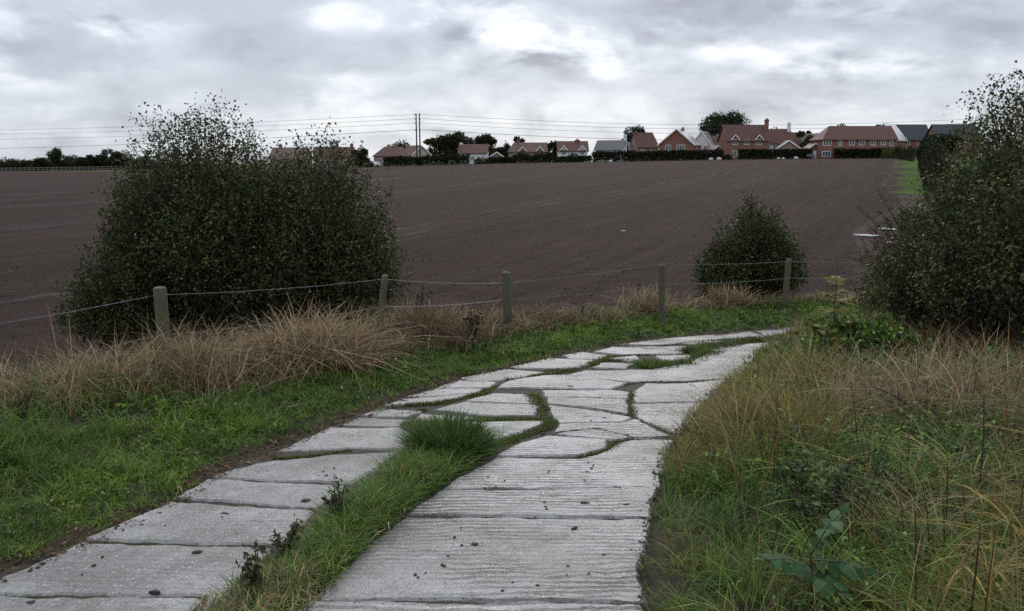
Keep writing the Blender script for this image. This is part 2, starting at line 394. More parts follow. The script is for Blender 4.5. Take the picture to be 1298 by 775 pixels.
def m_tile(name, a, b, rough=.55):
    m, t = mat(name); v = obj(t); x, y, z = t.sep(v)
    br = t.node('ShaderNodeTexBrick'); t.put(br.inputs['Vector'], t.comb(t.math('ADD', x, t.math('MULTIPLY', y, .3)), z, 0.0))
    t.put(br.inputs['Color1'], a); t.put(br.inputs['Color2'], b); t.put(br.inputs['Mortar'], tuple(x * .5 for x in a))
    br.inputs['Scale'].default_value = 1; br.inputs['Brick Width'].default_value = .28; br.inputs['Row Height'].default_value = .16; br.inputs['Mortar Size'].default_value = .012
    n = t.noise(v, .5, 6, .65)
    t.put(t.p.inputs['Base Color'], t.mix(t.mapr(n, .35, .7, 0, .5), br.outputs['Color'], tuple(x * .65 for x in a)))
    t.p.inputs['Roughness'].default_value = rough; t.p.inputs['Specular IOR Level'].default_value = .2; bump(t, br.outputs['Fac'], .3, .02); return m
M['brick'] = m_brick('red_brick', (.20, .065, .045), (.25, .085, .055), (.22, .16, .13))
M['pinkbrick'] = m_brick('buff_brick', (.27, .17, .14), (.31, .20, .16), (.30, .25, .22))
M['render'] = m_plain('white_render', (.62, .63, .64), .8, .08, .6)
M['cream'] = m_plain('cream_render', (.42, .36, .32), .8, .1, .6)
M['tile'] = m_tile('clay_tile', (.095, .040, .032), (.125, .054, .043))
M['browntile'] = m_tile('brown_tile', (.15, .10, .088), (.19, .125, .105))
M['greytile'] = m_tile('grey_tile', (.11, .108, .11), (.14, .135, .135))
M['slate'] = m_tile('dark_slate', (.03, .034, .042), (.045, .05, .058))
M['sheentile'] = m_tile('wet_sheen_tile', (.30, .27, .26), (.36, .33, .32), .22)  # wet tiles, base colour lightened to paint in the sky sheen
_p = M['sheentile'].node_tree.nodes['Principled BSDF']; _p.inputs['Specular IOR Level'].default_value = .9; _p.inputs['Coat Weight'].default_value = 1.0; _p.inputs['Coat Roughness'].default_value = .22; _p.inputs['Coat IOR'].default_value = 2.2
M['white'] = m_plain('white_paint', (.75, .76, .77), .5, .05, 4)
M['glass'] = m_plain('window_glass', (.035, .04, .05), .08, .1, 1, spec=.7)
M['door'] = m_plain('dark_door', (.04, .045, .06), .5, .1, 2)
M['pole'] = m_plain('creosoted_pole', (.035, .03, .028), .8, .3, 3)
M['cable'] = m_plain('cable', (.05, .052, .058), .6, .1, 3)
M['rail'] = m_plain('grey_rail', (.13, .13, .13), .7, .2, 2)
M['mud'] = m_plain('mud_lump', (.034, .025, .018), .8, .4, 40, .5, 60)
M['berry'] = m_plain('red_hip', (.22, .022, .016), .3, .3, 30)
M['car'] = m_plain('car_paint', (.02, .028, .05), .25, .1, 1, spec=.7)
M['tyre'] = m_plain('tyre', (.015, .015, .015), .8, .1, 1)
M['stone'] = m_plain('pale_stone', (.42, .41, .40), .7, .15, 4, .3, 12)

# ------------------------------------------------------------------ ground sheets
def axis(lim0, lim1, d0, g, dense0, dense1):
    a = list(np.arange(dense0, dense1, d0)); s = d0; x = a[-1]
    while x < lim1: s *= g; x += s; a.append(x)
    b = []; s = d0; x = dense0
    while x > lim0: s *= g; x -= s; b.append(x)
    return np.array(b[::-1] + a)
xs = axis(-950, 950, .14, 1.055, -8, 9); ys = axis(-60, 1400, .14, 1.045, 0, 20)
GX, GY = np.meshgrid(xs, ys); GZ = H(GX, GY)
dl = np.where((GY < 60) & (abs(GX) < 60), dLf(GX, GY), np.where(GX < GY * .49, 50, -50)); dr = np.where((GY < 60) & (abs(GX) < 60), dRf(GX, GY), np.where(GX < GY * .49, -50, 50))
def field_mask(x, y, dl_):
    a = np.clip(x / np.maximum(y, 10), -.8, .8)
    return (dl_ > 2.9) & (y < Rfar(a)) & (x < .487 * y + .4) & (y > 2)
fm = field_mask(GX, GY, dl)
rough_ = np.where(fm, (fbm(GX, GY, .9, 3) - .47) * .10 + (fbm(GX, GY, .25, 5, 2) - .37) * .05, 0) * np.exp(-np.maximum(GY - 20, 0) / 40)
verge_r = np.where((~fm) & ((dl > .2) | (dr > .2)) & (GY < 30), (fbm(GX, GY, .8, 8) - .47) * .12, 0)
GZ = GZ + rough_ + verge_r
nxg, nyg = len(xs), len(ys)
idx = np.arange(nxg * nyg).reshape(nyg, nxg)
Q = np.stack([idx[:-1, :-1], idx[:-1, 1:], idx[1:, 1:], idx[1:, :-1]], -1).reshape(-1, 4)
cxg = (GX[:-1, :-1] + GX[1:, 1:]).ravel() / 2; cyg = (GY[:-1, :-1] + GY[1:, 1:]).ravel() / 2; cdl = ((dl[:-1, :-1] + dl[1:, 1:]) / 2).ravel()
qf = field_mask(cxg, cyg, cdl); far = (cyg > 60) | (np.abs(cxg) > 60)
V = np.stack([GX, GY, GZ], -1).reshape(-1, 3)
def sub(mask, name, m):
    q = Q[mask]; used, inv = np.unique(q, return_inverse=True)
    o = mk(name, V[used], inv.reshape(q.shape), m, smooth=True); return tag(o, kind='structure')
sub(qf, 'ploughed_field', M['soil']); sub(~qf & ~far, 'ground', M['earth']); sub(~qf & far, 'meadow', M['meadow'])

# ------------------------------------------------------------------ concrete track: soil bed with every slab its own piece
SLABS = [
 [(-80,762),(0,760),(255,762),(238,800),(190,900),(-420,900),(-260,812)],
 [(-35,752),(0,735),(70,705),(102,690),(345,697),(303,738),(266,757),(0,756)],
 [(110,684),(150,666),(215,638),(395,651),(350,694)],
 [(224,632),(262,610),(440,618),(402,646)],
 [(268,606),(292,597),(340,587),(430,578),(503,575),(470,598),(444,614)],
 [(354,573),(420,544),(518,544),(512,570),(442,569)],
 [(430,540),(456,531),(525,535),(520,541)],
 [(460,527),(484,520),(532,523),(516,529)],
 [(490,516),(512,508),(545,506),(604,500),(580,505),(548,511),(510,513)],
 [(520,504),(553,495),(613,494),(606,498),(546,503)],
 [(558,492),(583,484),(626,486),(620,491)],
 [(588,481),(642,470),(688,474),(668,477),(638,482),(602,484)],
 [(552,520),(586,512),(682,516),(676,528),(620,527)],
 [(592,509),(624,501),(672,502),(683,513)],
 [(527,533),(532,527),(600,531),(588,535),(546,539)],
 [(580,538),(697,534),(628,560),(604,555)],
 [(634,493),(642,486),(690,478),(712,478),(772,485),(790,487),(772,494),(662,492)],
 [(716,477),(742,472),(826,471),(876,463),(905,449),(916,441),(986,435),(958,447),(940,467),(929,480),(870,483),(800,484)],
 [(686,497),(772,497),(795,499),(795,506),(692,503)],
 [(694,505),(795,508),(794,526),(752,518),(697,512)],
 [(805,499),(822,488),(868,488),(902,499),(890,509),(804,511)],
 [(804,514),(888,512),(876,528),(858,551),(824,537),(804,526)],
 [(697,516),(750,522),(798,531),(788,536),(710,537),(704,532)],
 [(709,540),(788,539),(804,534),(850,555),(806,556),(752,543),(702,549)],
 [(702,552),(750,546),(800,557),(785,559),(768,558)],
 [(632,579),(658,564),(696,554),(768,560),(768,568),(734,579)],
 [(562,620),(582,607),(628,582),(736,583),(772,574),(788,562),(806,559),(853,559),(845,577),(834,618)],
 [(517,653),(559,624),(833,621),(823,658),(700,656)],
 [(394,763),(429,726),(471,688),(514,656),(700,659),(822,661),(818,700),(811,722),(817,748),(814,768),(730,764)],
 [(390,767),(730,767),(813,771),(808,900),(250,900),(330,820)],
 [(872,486),(902,483),(926,482),(905,497),(893,494)],
 [(262,756),(303,739),(318,748),(290,772),(256,775)],
 [(516,543),(526,535),(588,537),(572,548),(530,552)],
 [(650,467),(700,456),(752,459),(738,464),(715,468)],
 [(718,452),(736,448),(768,452),(760,456),(726,455)],
 [(758,447),(776,442),(870,447),(852,449),(790,450)],
 [(778,456),(806,453),(806,457),(798,459)],
 [(836,453),(878,452),(866,457),(846,458)],
 [(757,467),(768,462),(800,463),(788,468)],
 [(797,441),(868,441),(868,445),(840,443)],
 [(788,438),(840,431),(902,426),(932,428),(842,437)],
 [(868,437),(900,434),(938,432),(904,438)],
 [(916,427),(950,422),(970,428),(942,432)],
 [(964,420),(992,418),(994,426),(976,428)],
 [(998,417),(1033,415.5),(1060,415),(1050,419),(1002,422)],
]
bedP = np.vstack([Lp[:-1] + [0, 0], Rp[:-1][::-1]])
# bed: strip between the two edges, a little below the slabs
nb = 160
def resample(p, n):
    d = np.r_[0, np.cumsum(np.linalg.norm(np.diff(p, axis=0), axis=1))]; s = np.linspace(0, d[-1], n)
    return np.stack([np.interp(s, d, p[:, 0]), np.interp(s, d, p[:, 1])], 1)
track = empty('track', (0, 0, 0)); tag(track, kind='structure')
gx, gy = np.meshgrid(np.arange(-6, 14, .12), np.arange(-3, 19, .12)); gd = (dLf(gx, gy) < .12) & (dRf(gx, gy) < .12)
gz = B(gy) - .003 + (fbm(gx, gy, .3, 2) - .47) * .02
ii = np.arange(gx.size).reshape(gx.shape); qq = np.stack([ii[:-1, :-1], ii[:-1, 1:], ii[1:, 1:], ii[1:, :-1]], -1)
ok = gd[:-1, :-1] & gd[:-1, 1:] & gd[1:, 1:] & gd[1:, :-1]
mk('track_bed', np.stack([gx, gy, gz], -1).reshape(-1, 3), qq[ok], M['joint'], track, smooth=True)
def slab(px, k):
    pts = np.array([road_pt(u, v)[:2] for u, v in px])
    cen = pts.mean(0); nx_, pv_ = np.roll(pts, -1, axis=0), np.roll(pts, 1, axis=0); tg = nx_ - pv_; tg /= np.linalg.norm(tg, axis=1, keepdims=True) + 1e-9; nm_ = np.stack([tg[:, 1], -tg[:, 0]], -1)
    area = .5 * np.sum(pts[:, 0] * nx_[:, 1] - nx_[:, 0] * pts[:, 1]); nm_ *= np.sign(area); pts = pts + nm_ * np.minimum(.0013 * np.maximum(pts[:, 1:2] - 2.3, 0) ** 2, .07)
    ring = []
    for a, b in zip(pts, np.roll(pts, -1, axis=0)):
        n = max(2, int(np.linalg.norm(b - a) / .028)); nrm = np.array([b[1] - a[1], a[0] - b[0]]); nrm = nrm / (np.linalg.norm(nrm) + 1e-9)
        for i in range(n):
            p = a + (b - a) * i / n
            p = p + nrm * (fbm(p[0] * 1.0, p[1] * 1.0, .22, 4 + k % 5, 3) - .44) * .06 + nrm * (fbm(p[0], p[1], .055, 11 + k % 5, 2) - .37) * .035
            ring.append(p)
    ring = np.array(ring); n = len(ring); c = ring.mean(0)
    tilt = rng.normal(0, .0035, 2); dz = rng.normal(0, .004)
    zf = lambda p: B(p[:, 1]) + .012 + dz + (p - c) @ tilt
    top = np.c_[ring, zf(ring)]
    ins = ring + (c - ring) * np.minimum(.018 / (np.linalg.norm(c - ring, axis=1, keepdims=True) + 1e-6), .3)
    topi = np.c_[ins, zf(ins)]; edge = top.copy(); edge[:, 2] -= .016; bot = top.copy(); bot[:, 2] -= .09
    Vv = np.vstack([topi, edge, bot]); F = [tuple(range(n))]
    for i in range(n):
        j = (i + 1) % n; F += [(i, n + i, n + j, j), (n + i, 2 * n + i, 2 * n + j, n + j)]
    bm = bmesh.new(); vs = [bm.verts.new(v) for v in Vv]
    for f in F: bm.faces.new([vs[i] for i in f])
    bmesh.ops.recalc_face_normals(bm, faces=bm.faces)
    bmesh.ops.triangulate(bm, faces=[bm.faces[i] for i in range(len(bm.faces)) if len(bm.faces[i].verts) > 4] if bm.faces.ensure_lookup_table() is None else [])
    me = bpy.data.meshes.new('concrete_slab'); bm.to_mesh(me); bm.free(); me.materials.append(M['concrete'])
    if Vector(me.polygons[0].normal).z < 0 and False: me.flip_normals()
    o = bpy.data.objects.new('concrete_slab', me); C.objects.link(o); o.parent = track
for k, px in enumerate(SLABS): slab(px, k)

# ------------------------------------------------------------------ grass machinery
def keep_view(P, m=160):
    u, v, f = proj(P); return (P[:, 1] > .6) & (u > -m) & (u < PW + m) & (v < PH + 260)
def blades(P, h, wd, bend, c0, c1, az=None, segs=3, droop=.35, roll=None):
    """grass blades as tapering bent strips: P (n,3), h, wd, bend (n), colours root/tip (n,3)"""
    n = len(P); az = rng.uniform(0, 2 * np.pi, n) if az is None else az
    dx_, dy_ = np.cos(az), np.sin(az)
    tw = az + np.pi / 2 + rng.normal(0, .6, n); wxv, wyv = np.cos(tw), np.sin(tw)
    vs = []; cs = []
    for k in range(segs + 1):
        t_ = k / segs
        off = bend * h * t_ ** 1.8; up = h * (t_ - droop * bend * t_ ** 2.4)
        cpt = np.stack([P[:, 0] + dx_ * off, P[:, 1] + dy_ * off, P[:, 2] + up], -1)
        ww = wd * (1 - .25 * t_) * (1 if k < segs else 0) * .5
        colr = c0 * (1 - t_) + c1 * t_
        if k < segs:
            side = np.stack([wxv * ww, wyv * ww, 0 * ww], -1); vs += [cpt - side, cpt + side]; cs += [colr, colr]
        else: vs.append(cpt); cs.append(colr)
    nv = 2 * segs + 1
    Vv = np.stack(vs, 1).reshape(-1, 3); Cc = np.stack(cs, 1).reshape(-1, 3)
    b = (np.arange(n) * nv)[:, None]; F = []
    for k in range(segs - 1):
        F.append(b + np.array([2 * k, 2 * k + 1, 2 * k + 3])); F.append(b + np.array([2 * k, 2 * k + 3, 2 * k + 2]))
    F.append(b + np.array([2 * segs - 2, 2 * segs - 1, 2 * segs]))
    return Vv, np.stack(F, 1).reshape(-1, 3), Cc
def join(parts):
    V_, F_, C_ = [], [], []; n = 0
    for v, f, c in parts: V_.append(v); F_.append(f + n); C_.append(c); n += len(v)
    return np.vstack(V_), np.vstack(F_), np.vstack(C_)
def mixc(pal, wts, n, jit=.18):
    pal = np.array(pal, float); wts = np.array(wts, float); wts /= wts.sum()
    c = pal[rng.choice(len(pal), n, p=wts)]
    return np.clip(c * (1 + rng.normal(0, jit, (n, 1))) * (1 + rng.normal(0, .06, (n, 3))), .004, 1)
GREEN = [(.130, .235, .034), (.092, .172, .027), (.185, .275, .050), (.235, .230, .065)]
DEEP = [(.050, .098, .024), (.070, .125, .032), (.10, .158, .050)]
STRAW = [(.30, .22, .125), (.22, .155, .09), (.40, .315, .20), (.125, .088, .056)]
OLIVE = [(.17, .15, .04), (.23, .175, .055), (.115, .13, .03), (.28, .205, .08)]
def scatter(n, x0, x1, y0, y1): return rng.uniform(x0, x1, n), rng.uniform(y0, y1, n)
def leafset(P, size, cols, upb=.4, asp=.62):
    n = len(P); nrm = rng.normal(0, 1, (n, 3)); nrm[:, 2] += upb; nrm /= np.linalg.norm(nrm, axis=1, keepdims=True)
    a = rng.normal(0, 1, (n, 3)); a -= nrm * (a * nrm).sum(1, keepdims=True); a /= np.linalg.norm(a, axis=1, keepdims=True); b = np.cross(nrm, a)
    L_ = size[:, None]; fold = nrm * L_ * .18
    Vv = np.stack([P, P + a * L_ * .55 + b * L_ * asp * .5 + fold, P + a * L_, P + a * L_ * .55 - b * L_ * asp * .5 + fold], 1).reshape(-1, 3)
    k = (np.arange(n) * 4)[:, None]
    return Vv, np.stack([k + [0, 1, 2], k + [0, 2, 3]], 1).reshape(-1, 3), np.repeat(cols, 4, 0)
def dry_limit(x, y):
    return np.interp(y, [3.5, 4.5, 5.3, 6, 10.5, 12.7, 14, 18], [1.9, 1.65, 1.4, .95, 1.1, 1.22, 1.4, 2.0]) + (fbm(x, y, .6, 201) - .47) * .5
def strip(poly, n, d0, d1, s0=0.0):
    """random points in a band d0..d1 to the left of a polyline"""
    d = np.r_[0, np.cumsum(np.linalg.norm(np.diff(poly, axis=0), axis=1))]; s_ = rng.uniform(s0, d[-1], n)
    f = lambda q: np.stack([np.interp(q, d, poly[:, 0]), np.interp(q, d, poly[:, 1])], -1)
    p = f(s_); t_ = f(np.clip(s_ + .25, 0, d[-1])) - f(np.clip(s_ - .25, 0, d[-1])); t_ /= np.linalg.norm(t_, axis=1, keepdims=True) + 1e-9; r_ = rng.uniform(d0, d1, n)
    return p[:, 0] - t_[:, 1] * r_, p[:, 1] + t_[:, 0] * r_
def clump(x, y, per, sig):
    """gather points into tufts; returns new x, y, tuft number and tuft count"""
    n = len(x); m_ = max(1, n // per); k = rng.integers(0, m_, n); sub_ = rng.choice(n, m_, replace=False)
    return x[sub_][k] + rng.normal(0, sig, n), y[sub_][k] + rng.normal(0, sig, n), k, m_
def lod(y): return np.clip(np.hypot(y, 0) / 6.0, .8, 2.6)

# --- left verge: short lush grass
parts = []
x, y = strip(Lp[:-1], 380000, -.04, 2.6, 3.0)
d = dLf(x, y); k = (d > -.03) & (d < 2.5) & keep_view(np.c_[x, y, B(y)])
x, y, d = x[k], y[k], d[k]
edge = rng.uniform(0, 1, len(x)) < np.clip(.10 + d * 2.4, 0, 1) * np.clip(sstep(.25, -.12, d - dry_limit(x, y)), .08, 1) * np.clip(6.0 / y, .35, 1.0)
edge &= rng.uniform(0, 1, len(x)) < .45 + 1.0 * fbm(x, y, .45, 21)
x, y = x[edge], y[edge]; x, y, ck, cm = clump(x, y, 9, .035); d = dLf(x, y)
P = np.c_[x, y, H(x, y) + (fbm(x, y, .8, 8) - .47) * .12 - .015]; n = len(x); print('left verge blades', n)
tuss = fbm(x, y, .9, 33); lon = sstep(.7, 1.7, d) * sstep(11, 7, y)
hh = (.05 + .07 * tuss + .17 * lon * tuss * 2.1) * rng.uniform(.6, 1.5, n) * np.clip(.5 + d * 1.2, .35, 1) * rng.uniform(.55, 1.5, cm)[ck]
cc = mixc(GREEN, [5, 3, 3, .8], n); dk = mixc(DEEP, [1, 1, 1], n); s_ = (fbm(x, y, .7, 44) > .5)[:, None]; cc = np.where(s_, cc, cc * .45 + dk * .55) * rng.uniform(.7, 1.25, (cm, 1))[ck]
br = (rng.uniform(0, 1, n) < .05 + .25 * sstep(1.5, 2.3, d))[:, None]; cc = np.where(br, mixc(STRAW, [1, 1, 1, 1], n), cc)
taz = rng.uniform(0, 2 * np.pi, cm)[ck] + rng.normal(0, 1.1, n)
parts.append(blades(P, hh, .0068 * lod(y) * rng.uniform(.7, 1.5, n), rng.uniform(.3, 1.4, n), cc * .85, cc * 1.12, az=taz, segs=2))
o = mk('verge_grass', *join(parts)[:2], M['grass'], col=join(parts)[2]); tag(o, 'short lush green grass along the left edge of the track', 'grass', kind='stuff')

# --- dry grass along the fence
FENCE = [(-5.55, 6.2), (-3.66, 8.2), (-1.50, 9.45), (-.08, 11.2), (2.5, 12.9), (5.42, 15.3), (8.6, 17.6)]
def fence_dist(x, y): return sdist(x, y, np.array([(-14, -3)] + FENCE))
def dry(n, lim, hmin, hmax, dens, seed, pal, wts, wd=.0042, bend=(.2, 1.0), yr=(4, 17.5), xr=(-9, 8)):
    x, y = strip(np.array([(-12, -1)] + FENCE), n, *lim, 6.0); d = fence_dist(x, y); dl_ = dLf(x, y)
    k = (d > lim[0]) & (d < lim[1]) & (dl_ > dry_limit(x, y) - .15) & (y < yr[1]) & keep_view(np.c_[x, y, B(y)])
    x, y, d = x[k], y[k], d[k]
    pr = sstep(dens, dens + .2, fbm(x, y, .9, seed)) * np.clip((1 - np.abs(d - (lim[0] + lim[1]) / 2) / ((lim[1] - lim[0]) / 2)) * 2, .05, 1) * np.clip(1.25 - (y - 6) * .05, .55, 1) * (1 - .6 * sstep(14.8, 16.5, y))
    k = rng.uniform(0, 1, len(x)) < pr; x, y = x[k], y[k]; n = len(x); x, y, ck, cm = clump(x, y, 8, .08); d = fence_dist(x, y)
    P = np.c_[x, y, H(x, y) - .02]
    fade = np.clip(1.35 - (y - 7) * .06, .6, 1)
    h = rng.uniform(hmin, hmax, n) * fade * (.45 + 1.1 * fbm(x, y, .55, seed + 3)) * (.3 + 1.2 * rng.uniform(0, 1, cm) ** 1.6)[ck] * (.86 - .30 * sstep(-.75, -.15, d))
    c = mixc(pal, wts, n) * rng.uniform(.72, 1.2, (cm, 1))[ck]; az = rng.uniform(0, 2 * np.pi, cm)[ck] + rng.normal(0, 1.7, n)
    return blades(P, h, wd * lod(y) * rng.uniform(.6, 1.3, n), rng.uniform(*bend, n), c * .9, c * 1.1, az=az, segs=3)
pp = [dry(105000, (-1.3, .8), .24, .66, .16, 61, STRAW, [4, 4, 2, 2], .0048, (.3, 1.8), yr=(9, 17.5)), dry(120000, (-1.7, .9), .22, .60, .10, 161, STRAW + [(.17, .10, .055)], [4, 3, 3, 2.5, 2], .0055, (.15, 1.2), yr=(4, 11)), dry(80000, (-.7, 1.2), .3, .78, .36, 67, STRAW, [1, 2, .3, 5], .0034, (.2, 1.4)),
      dry(60000, (-1.3, .9), .12, .38, .33, 71, GREEN + DEEP + OLIVE, [1] * 11)]
pp.append(dry(7000, (-.9, .7), .55, 1.0, .30, 77, STRAW, [1, 3, .6, 4], .0036, (.1, .8), yr=(4, 10)))
v, f, c = join(pp); print('dry', len(f))
o = mk('dry_grass', v, f, M['straw'], col=c); tag(o, 'dead straw coloured grass growing along the wire fence', 'dry grass', kind='stuff')

# --- right verge: long mixed grass
pp = []
def rv(n, dlim, hr, pal, wts, wd, bend, seed, thr, yr=(1.2, 17), xr=(.4, 10), segs=3, fall=.35, up=0.0):
    x, y = strip(Rp[:-1], n, -dlim[1], -dlim[0], 5.0); k = (y > yr[0]) & (y < yr[1]); x, y = x[k], y[k]; d = dRf(x, y)
    k = (d > dlim[0]) & (d < dlim[1]) & (dLf(x, y) < 0) & keep_view(np.c_[x, y, B(y)]); x, y, d = x[k], y[k], d[k]
    pr = np.maximum(sstep(thr, thr + .18, fbm(x, y, .8, seed)), .6 * (d < .95) * (y < 6.5) * (dlim[0] < .01)) * np.clip((d - dlim[0] + .08) / .16, .3, 1) * np.clip(4.6 / y, .22, 1)
    k = rng.uniform(0, 1, len(x)) < pr; x, y = x[k], y[k]; n = len(x); x, y, ck, cm = clump(x, y, 12, .045); d = dRf(x, y)
    P = np.c_[x, y, H(x, y) + (fbm(x, y, .8, 8) - .47) * .12 - .02]
    h = rng.uniform(*hr, n) * (.5 + 1.0 * fbm(x, y, .6, seed + 2)) * np.clip(.45 + d * 1.0, .3, 1) * rng.uniform(.5, 1.35, cm)[ck]
    c = (mixc(pal, wts, n) * .45 + .55 * mixc(pal, wts, cm)[ck]) * rng.uniform(.55, 1.4, (cm, 1))[ck]; az = rng.uniform(0, 2 * np.pi, cm)[ck] + rng.normal(0, 1.0, n)
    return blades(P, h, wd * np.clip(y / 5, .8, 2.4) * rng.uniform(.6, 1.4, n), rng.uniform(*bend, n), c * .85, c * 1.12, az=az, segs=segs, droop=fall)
pp.append(rv(140000, (-.02, 4.6), (.10, .30), DEEP + GREEN, [3, 3, 2, 3, 2, 1, 1], .0056, (.3, 1.3), 81, .16))
pp.append(rv(62000, (.02, 1.25), (.22, .48), OLIVE + GREEN + STRAW, [3, 3, 3, 3, 1, 1, 1, 1, 1, 1, 1, 1], .0046, (.2, 1.2), 85, .36)); pp.append(rv(52000, (.8, 3.2), (.18, .42), GREEN + DEEP + [(.10, .16, .07)], [4, 3, 3, 1, 2, 3, 3, 3], .0062, (.5, 1.7), 87, .30))
pp.append(rv(36000, (.9, 5.0), (.30, .6), STRAW + OLIVE, [2, 2, 2, 2, 1, 1, 1, 1], .0036, (.5, 1.4), 91, .44))
pp.append(rv(85000, (1.6, 6.0), (.25, .6), STRAW, [3, 4, 1, 3], .0042, (.5, 1.8), 95, .30, yr=(4.6, 15)))
v, f, c = join(pp); print('right', len(f))
o = mk('long_grass', v, f, M['grass'], col=c); tag(o, 'long mixed green and straw grass on the right bank', 'long grass', kind='stuff')
# broad strap leaves arching near the bottom right corner
v, f, c = rv(14000, (.9, 3.6), (.22, .48), [(.30, .20, .05), (.36, .26, .09), (.075, .13, .03), (.12, .15, .035), (.22, .19, .05)], [4, 3, 4, 3, 3], .012, (.7, 1.6), 99, .36, yr=(1.6, 4.6), segs=5, fall=.48)
o = mk('strap_grass', v, f, M['grass'], col=c); tag(o, 'broad arching gold and green grass leaves at the near right', 'broad grass', kind='stuff')

x, y = strip(Lp[:-1], 60000, .15, 1.5, 3.0); k = keep_view(np.c_[x, y, B(y)]) & (y < 13) & (fbm(x, y, .5, 181) > .52) & (rng.uniform(0, 1, len(x)) < np.clip(5 / y, .3, 1) * .4); x, y = x[k], y[k]; x, y, ck, cm = clump(x, y, 9, .045); n = len(x)
pl_ = mixc(GREEN + DEEP + [(.16, .13, .05)], [2, 3, .5, .2, 3, 4, 2, .8], cm, .2)[ck] * .8 * rng.uniform(.75, 1.25, (n, 1))
v, f, c = leafset(np.c_[x, y, H(x, y) + rng.uniform(.03, .14, cm)[ck] * rng.uniform(.4, 1, n)], rng.uniform(.018, .05, n) * np.clip(y / 5, .85, 1.8), pl_, upb=1.6, asp=.55)
o = mk('clover_weeds', v, f, M['leaf'], col=c); tag(o, 'low broad leafed weeds in the left verge grass', 'weeds', kind='stuff'); print('lweeds', n)
# leafy weeds, bramble leaves and rusty stalks through the bank
x, y = strip(Rp[:-1], 130000, -5.2, -.35, 5.0); d = dRf(x, y); k = (y > 1.4) & (y < 13) & (dLf(x, y) < 0) & keep_view(np.c_[x, y, B(y)]); x, y, d = x[k], y[k], d[k]
k = rng.uniform(0, 1, len(x)) < sstep(.46, .60, fbm(x, y, .75, 141)) * np.clip(5.5 / y, .3, 1) + .04; x, y = x[k], y[k]; x, y, ck, cm = clump(x, y, 14, .07); n = len(x); d = dRf(x, y)
top_ = rng.uniform(.12, .40, cm)[ck] * np.clip(.4 + d * .7, .3, 1.1)
pl_ = mixc(DEEP + GREEN + [(.10, .06, .028), (.08, .11, .06)], [3, 5, 4, 3, 2, 1, .3, .7, 3], cm, .2)[ck] * rng.uniform(.75, 1.25, (n, 1))
v, f, c = leafset(np.c_[x, y, H(x, y) + top_ * rng.uniform(.25, 1, n)], rng.uniform(.018, .045, n) * np.clip(y / 5, .85, 1.8), pl_, upb=1.2, asp=.6)
o = mk('leafy_weeds', v, f, M['leaf'], col=c); tag(o, 'low leafy weeds and bramble leaves through the right bank grass', 'weeds', kind='stuff'); print('weeds', n)
x, y = strip(Rp[:-1], 2600, -5.5, -.5, 5.0); k = (y > 1.8) & (y < 14) & (dLf(x, y) < 0) & keep_view(np.c_[x, y, B(y)]) & (fbm(x, y, .9, 151) > .46); x, y = x[k], y[k]; n = len(x)
c = mixc([(.16, .075, .035), (.07, .04, .025), (.26, .17, .085), (.04, .028, .02)], [2, 2, 2, 1], n)
v, f, c = blades(np.c_[x, y, H(x, y) - .02], rng.uniform(.3, .75, n), np.full(n, .0075), rng.uniform(.02, .5, n), c, c * 1.05, segs=3, droop=.1)
o = mk('dead_stalks', v, f, M['straw'], col=c); tag(o, 'rusty dead flower stalks standing in the right bank grass', 'dead stalks', kind='stuff'); print('stalks', n)
# --- central grass strip and weeds in the joints
def along(px, n, wpx):
    """points spread along a pixel polyline on the road, with half width in pixels"""
    pts = np.array([road_pt(u, v)[:2] for u, v in px]); d = np.r_[0, np.cumsum(np.linalg.norm(np.diff(pts, axis=0), axis=1))]
    s = rng.uniform(0, d[-1], n); x = np.interp(s, d, pts[:, 0]); y = np.interp(s, d, pts[:, 1]); wm = np.interp(s, d, wpx)
    tx = np.interp(np.clip(s + .05, 0, d[-1]), d, pts[:, 0]) - np.interp(np.clip(s - .05, 0, d[-1]), d, pts[:, 0]); ty = np.interp(np.clip(s + .05, 0, d[-1]), d, pts[:, 1]) - np.interp(np.clip(s - .05, 0, d[-1]), d, pts[:, 1])
    L_ = np.hypot(tx, ty) + 1e-9; r_ = np.clip(rng.normal(0, .5, n), -1, 1) * wm
    return x - ty / L_ * r_, y + tx / L_ * r_, s / d[-1]
pp = []
x, y, s = along([(258, 850), (330, 775), (388, 724), (444, 675), (503, 630), (556, 588), (598, 562)], 19000, [.25, .23, .20, .18, .19, .26, .29])
k = rng.uniform(0, 1, len(x)) < .25 + 1.2 * fbm(x, y, .3, 13); x, y, s = x[k], y[k], s[k]; n = len(x)
c = mixc(GREEN + DEEP + OLIVE, [3, 4, 1, .6, 4, 4, 2, .4, .3, .6, .2], n); st = (rng.uniform(0, 1, n) < .5 * sstep(.38, .05, s) + .06)[:, None]; c = np.where(st, mixc(STRAW, [3, 2, 3, 1], n), c)
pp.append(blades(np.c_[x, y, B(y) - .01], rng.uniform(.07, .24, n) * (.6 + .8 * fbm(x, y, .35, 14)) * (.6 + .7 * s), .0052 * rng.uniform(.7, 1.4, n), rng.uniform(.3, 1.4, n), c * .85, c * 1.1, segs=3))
v, f, c = join(pp); o = mk('centre_strip_grass', v, f, M['grass'], col=c); tag(o, 'strip of rough grass between the two concrete lanes', 'grass', kind='stuff')
